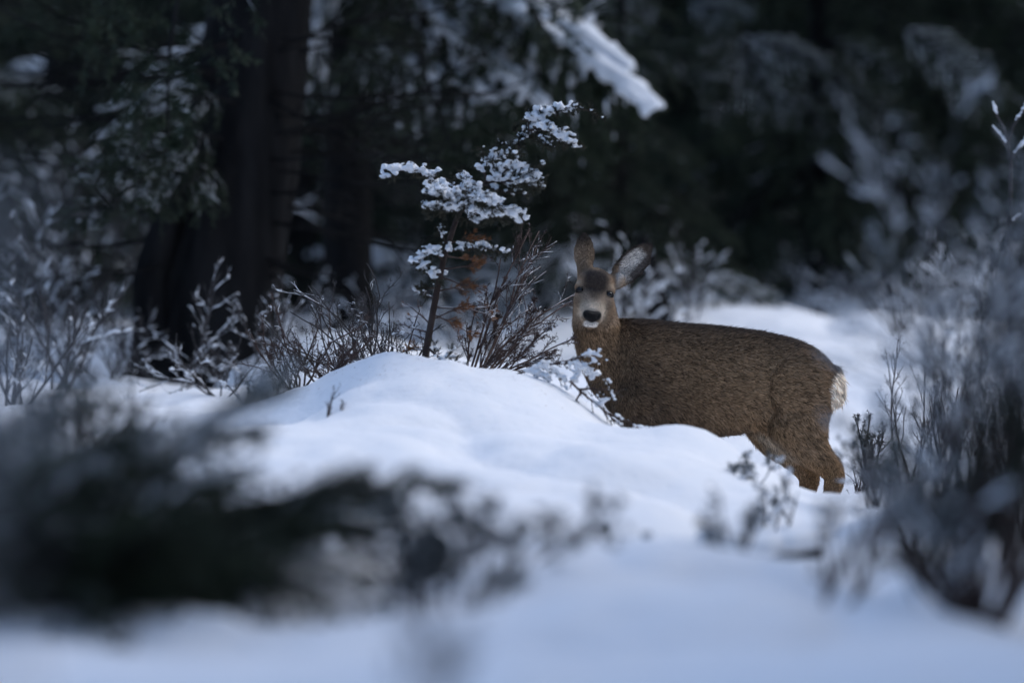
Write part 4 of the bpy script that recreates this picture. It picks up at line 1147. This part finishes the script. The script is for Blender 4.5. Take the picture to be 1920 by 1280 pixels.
near(1740, 6.2, .30, 'thin frosted brush between the photographer and the spiky shrubs', 4, .8, .004, .25, (.05, 0, 0), 3, wood=M_TWIGG, r0=.003)
near(1380, 7.6, .16, 'low snowy sage sprig poking from the open snow', 4, .6, .005, .8, (.1, 0, 0), 5, wood=M_TWIGG, r0=.004)
near(1180, 8.6, .10, 'tiny sage sprig below the mound\'s right lobe', 3, .4, .003, .8, (.1, 0, 0), 4, r0=.003)
near(830, 4.4, .32, 'wispy sprig close to the photographer before the mound', 3, .3, .003, .45, (0, 0, 0), 2, r0=.003)
near(1470, 9.6, .17, 'low snowy sagebrush in front of the deer\'s hind leg', 4, .8, .006, .8, (.1, 0, 0), 2, wood=M_TWIGG, r0=.003)
near(1400, 10.2, .12, 'pale low sagebrush at the end of the mound', 5, .8, .004, 1.2, (.1, 0, 0), 3, wood=M_TWIGG, r0=.003)
near(1310, 8.0, .10, 'small curled dark sage sprig in the open snow', 3, .15, .003, .8, (.1, 0, 0), 6, r0=.004)
near(1815, 7.6, 1.12, 'tallest frosted brush rising against the dark conifer', 7, .75, .0042, .13, (.03, 0, 0), 2, wood=M_TWIGG, r0=.004, spec=FINE)
# left veil: snowy twigs very close to the lens
near(10, 2.8, .56, 'tall snowy brush close to the photographer, left side', 4, .8, .003, .14, (-.05, 0, 0), 3, wood=M_TWIGG, r0=.003, spec=[(9, .5, .6, .5, .1, .55), (6, .5, .7, .6, .1, .2)])
near(60, 8.6, .40, 'dark upright shrub with bare stems at the left', 8, .2, .005, .5, (0, 0, 0), 4)
near(180, 9.0, .36, 'dark upright shrub beside the bare-stemmed one', 7, .2, .005, .5, (0, 0, 0), 4)
# fallen log under the snow
bp = gbase(1430, 8.5)
t = thing('fallen_log', 'dark fallen log half buried under a cap of snow', 'log', bp)
P = np.array([W(x, y, d) for x, y, d in [(1340, 1045, 8.5), (1385, 1028, 8.5), (1430, 1016, 8.52), (1480, 1014, 8.55), (1530, 1022, 8.6)]]) - bp
P = np.array([[q_[0], q_[1], gz(q_[0] + bp[0], q_[1] + bp[1]) - bp[2] + .028] for q_ in P])
trunk_mesh(P, [.012, .022, .03, .03, .025], 12, .2).build('bark', M_BARK, t)
sn = MB(); PP = P + np.array([0, .01, .03]); 
for i in range(len(P) - 1):
    for f in np.linspace(0, 1, 6): ell(sn, PP[i] * (1 - f) + PP[i + 1] * f, np.array([.04, .06, .028]) * R.uniform(.85, 1.2))
link('snow', remesh(sn.mesh('raw'), .008, 4), M_SNOW, t)

# needles and bits of twig shaken down onto the mound under the juniper
k_ = 420
c_ = W(850, 690, 11.35); xy = np.c_[c_[0] + R.normal(0, .28, k_), c_[1] - np.abs(R.normal(0, .25, k_))]
Pn = np.c_[xy, ground_z(xy) + .0015]; dn = norm(np.c_[R.standard_normal((k_, 2)), R.normal(0, .15, k_)])
mb = MB(); mb.slivers(Pn, dn, norm(np.cross(dn, [0, 0, 1.0])), R.uniform(.006, .018, k_), R.uniform(.0007, .0015, k_))
lit = mb.build('fallen_needles', M_DEAD); lit['kind'] = 'stuff'; lit['label'] = 'brown needles and twig bits fallen on the mound below the juniper'; lit['category'] = 'litter'
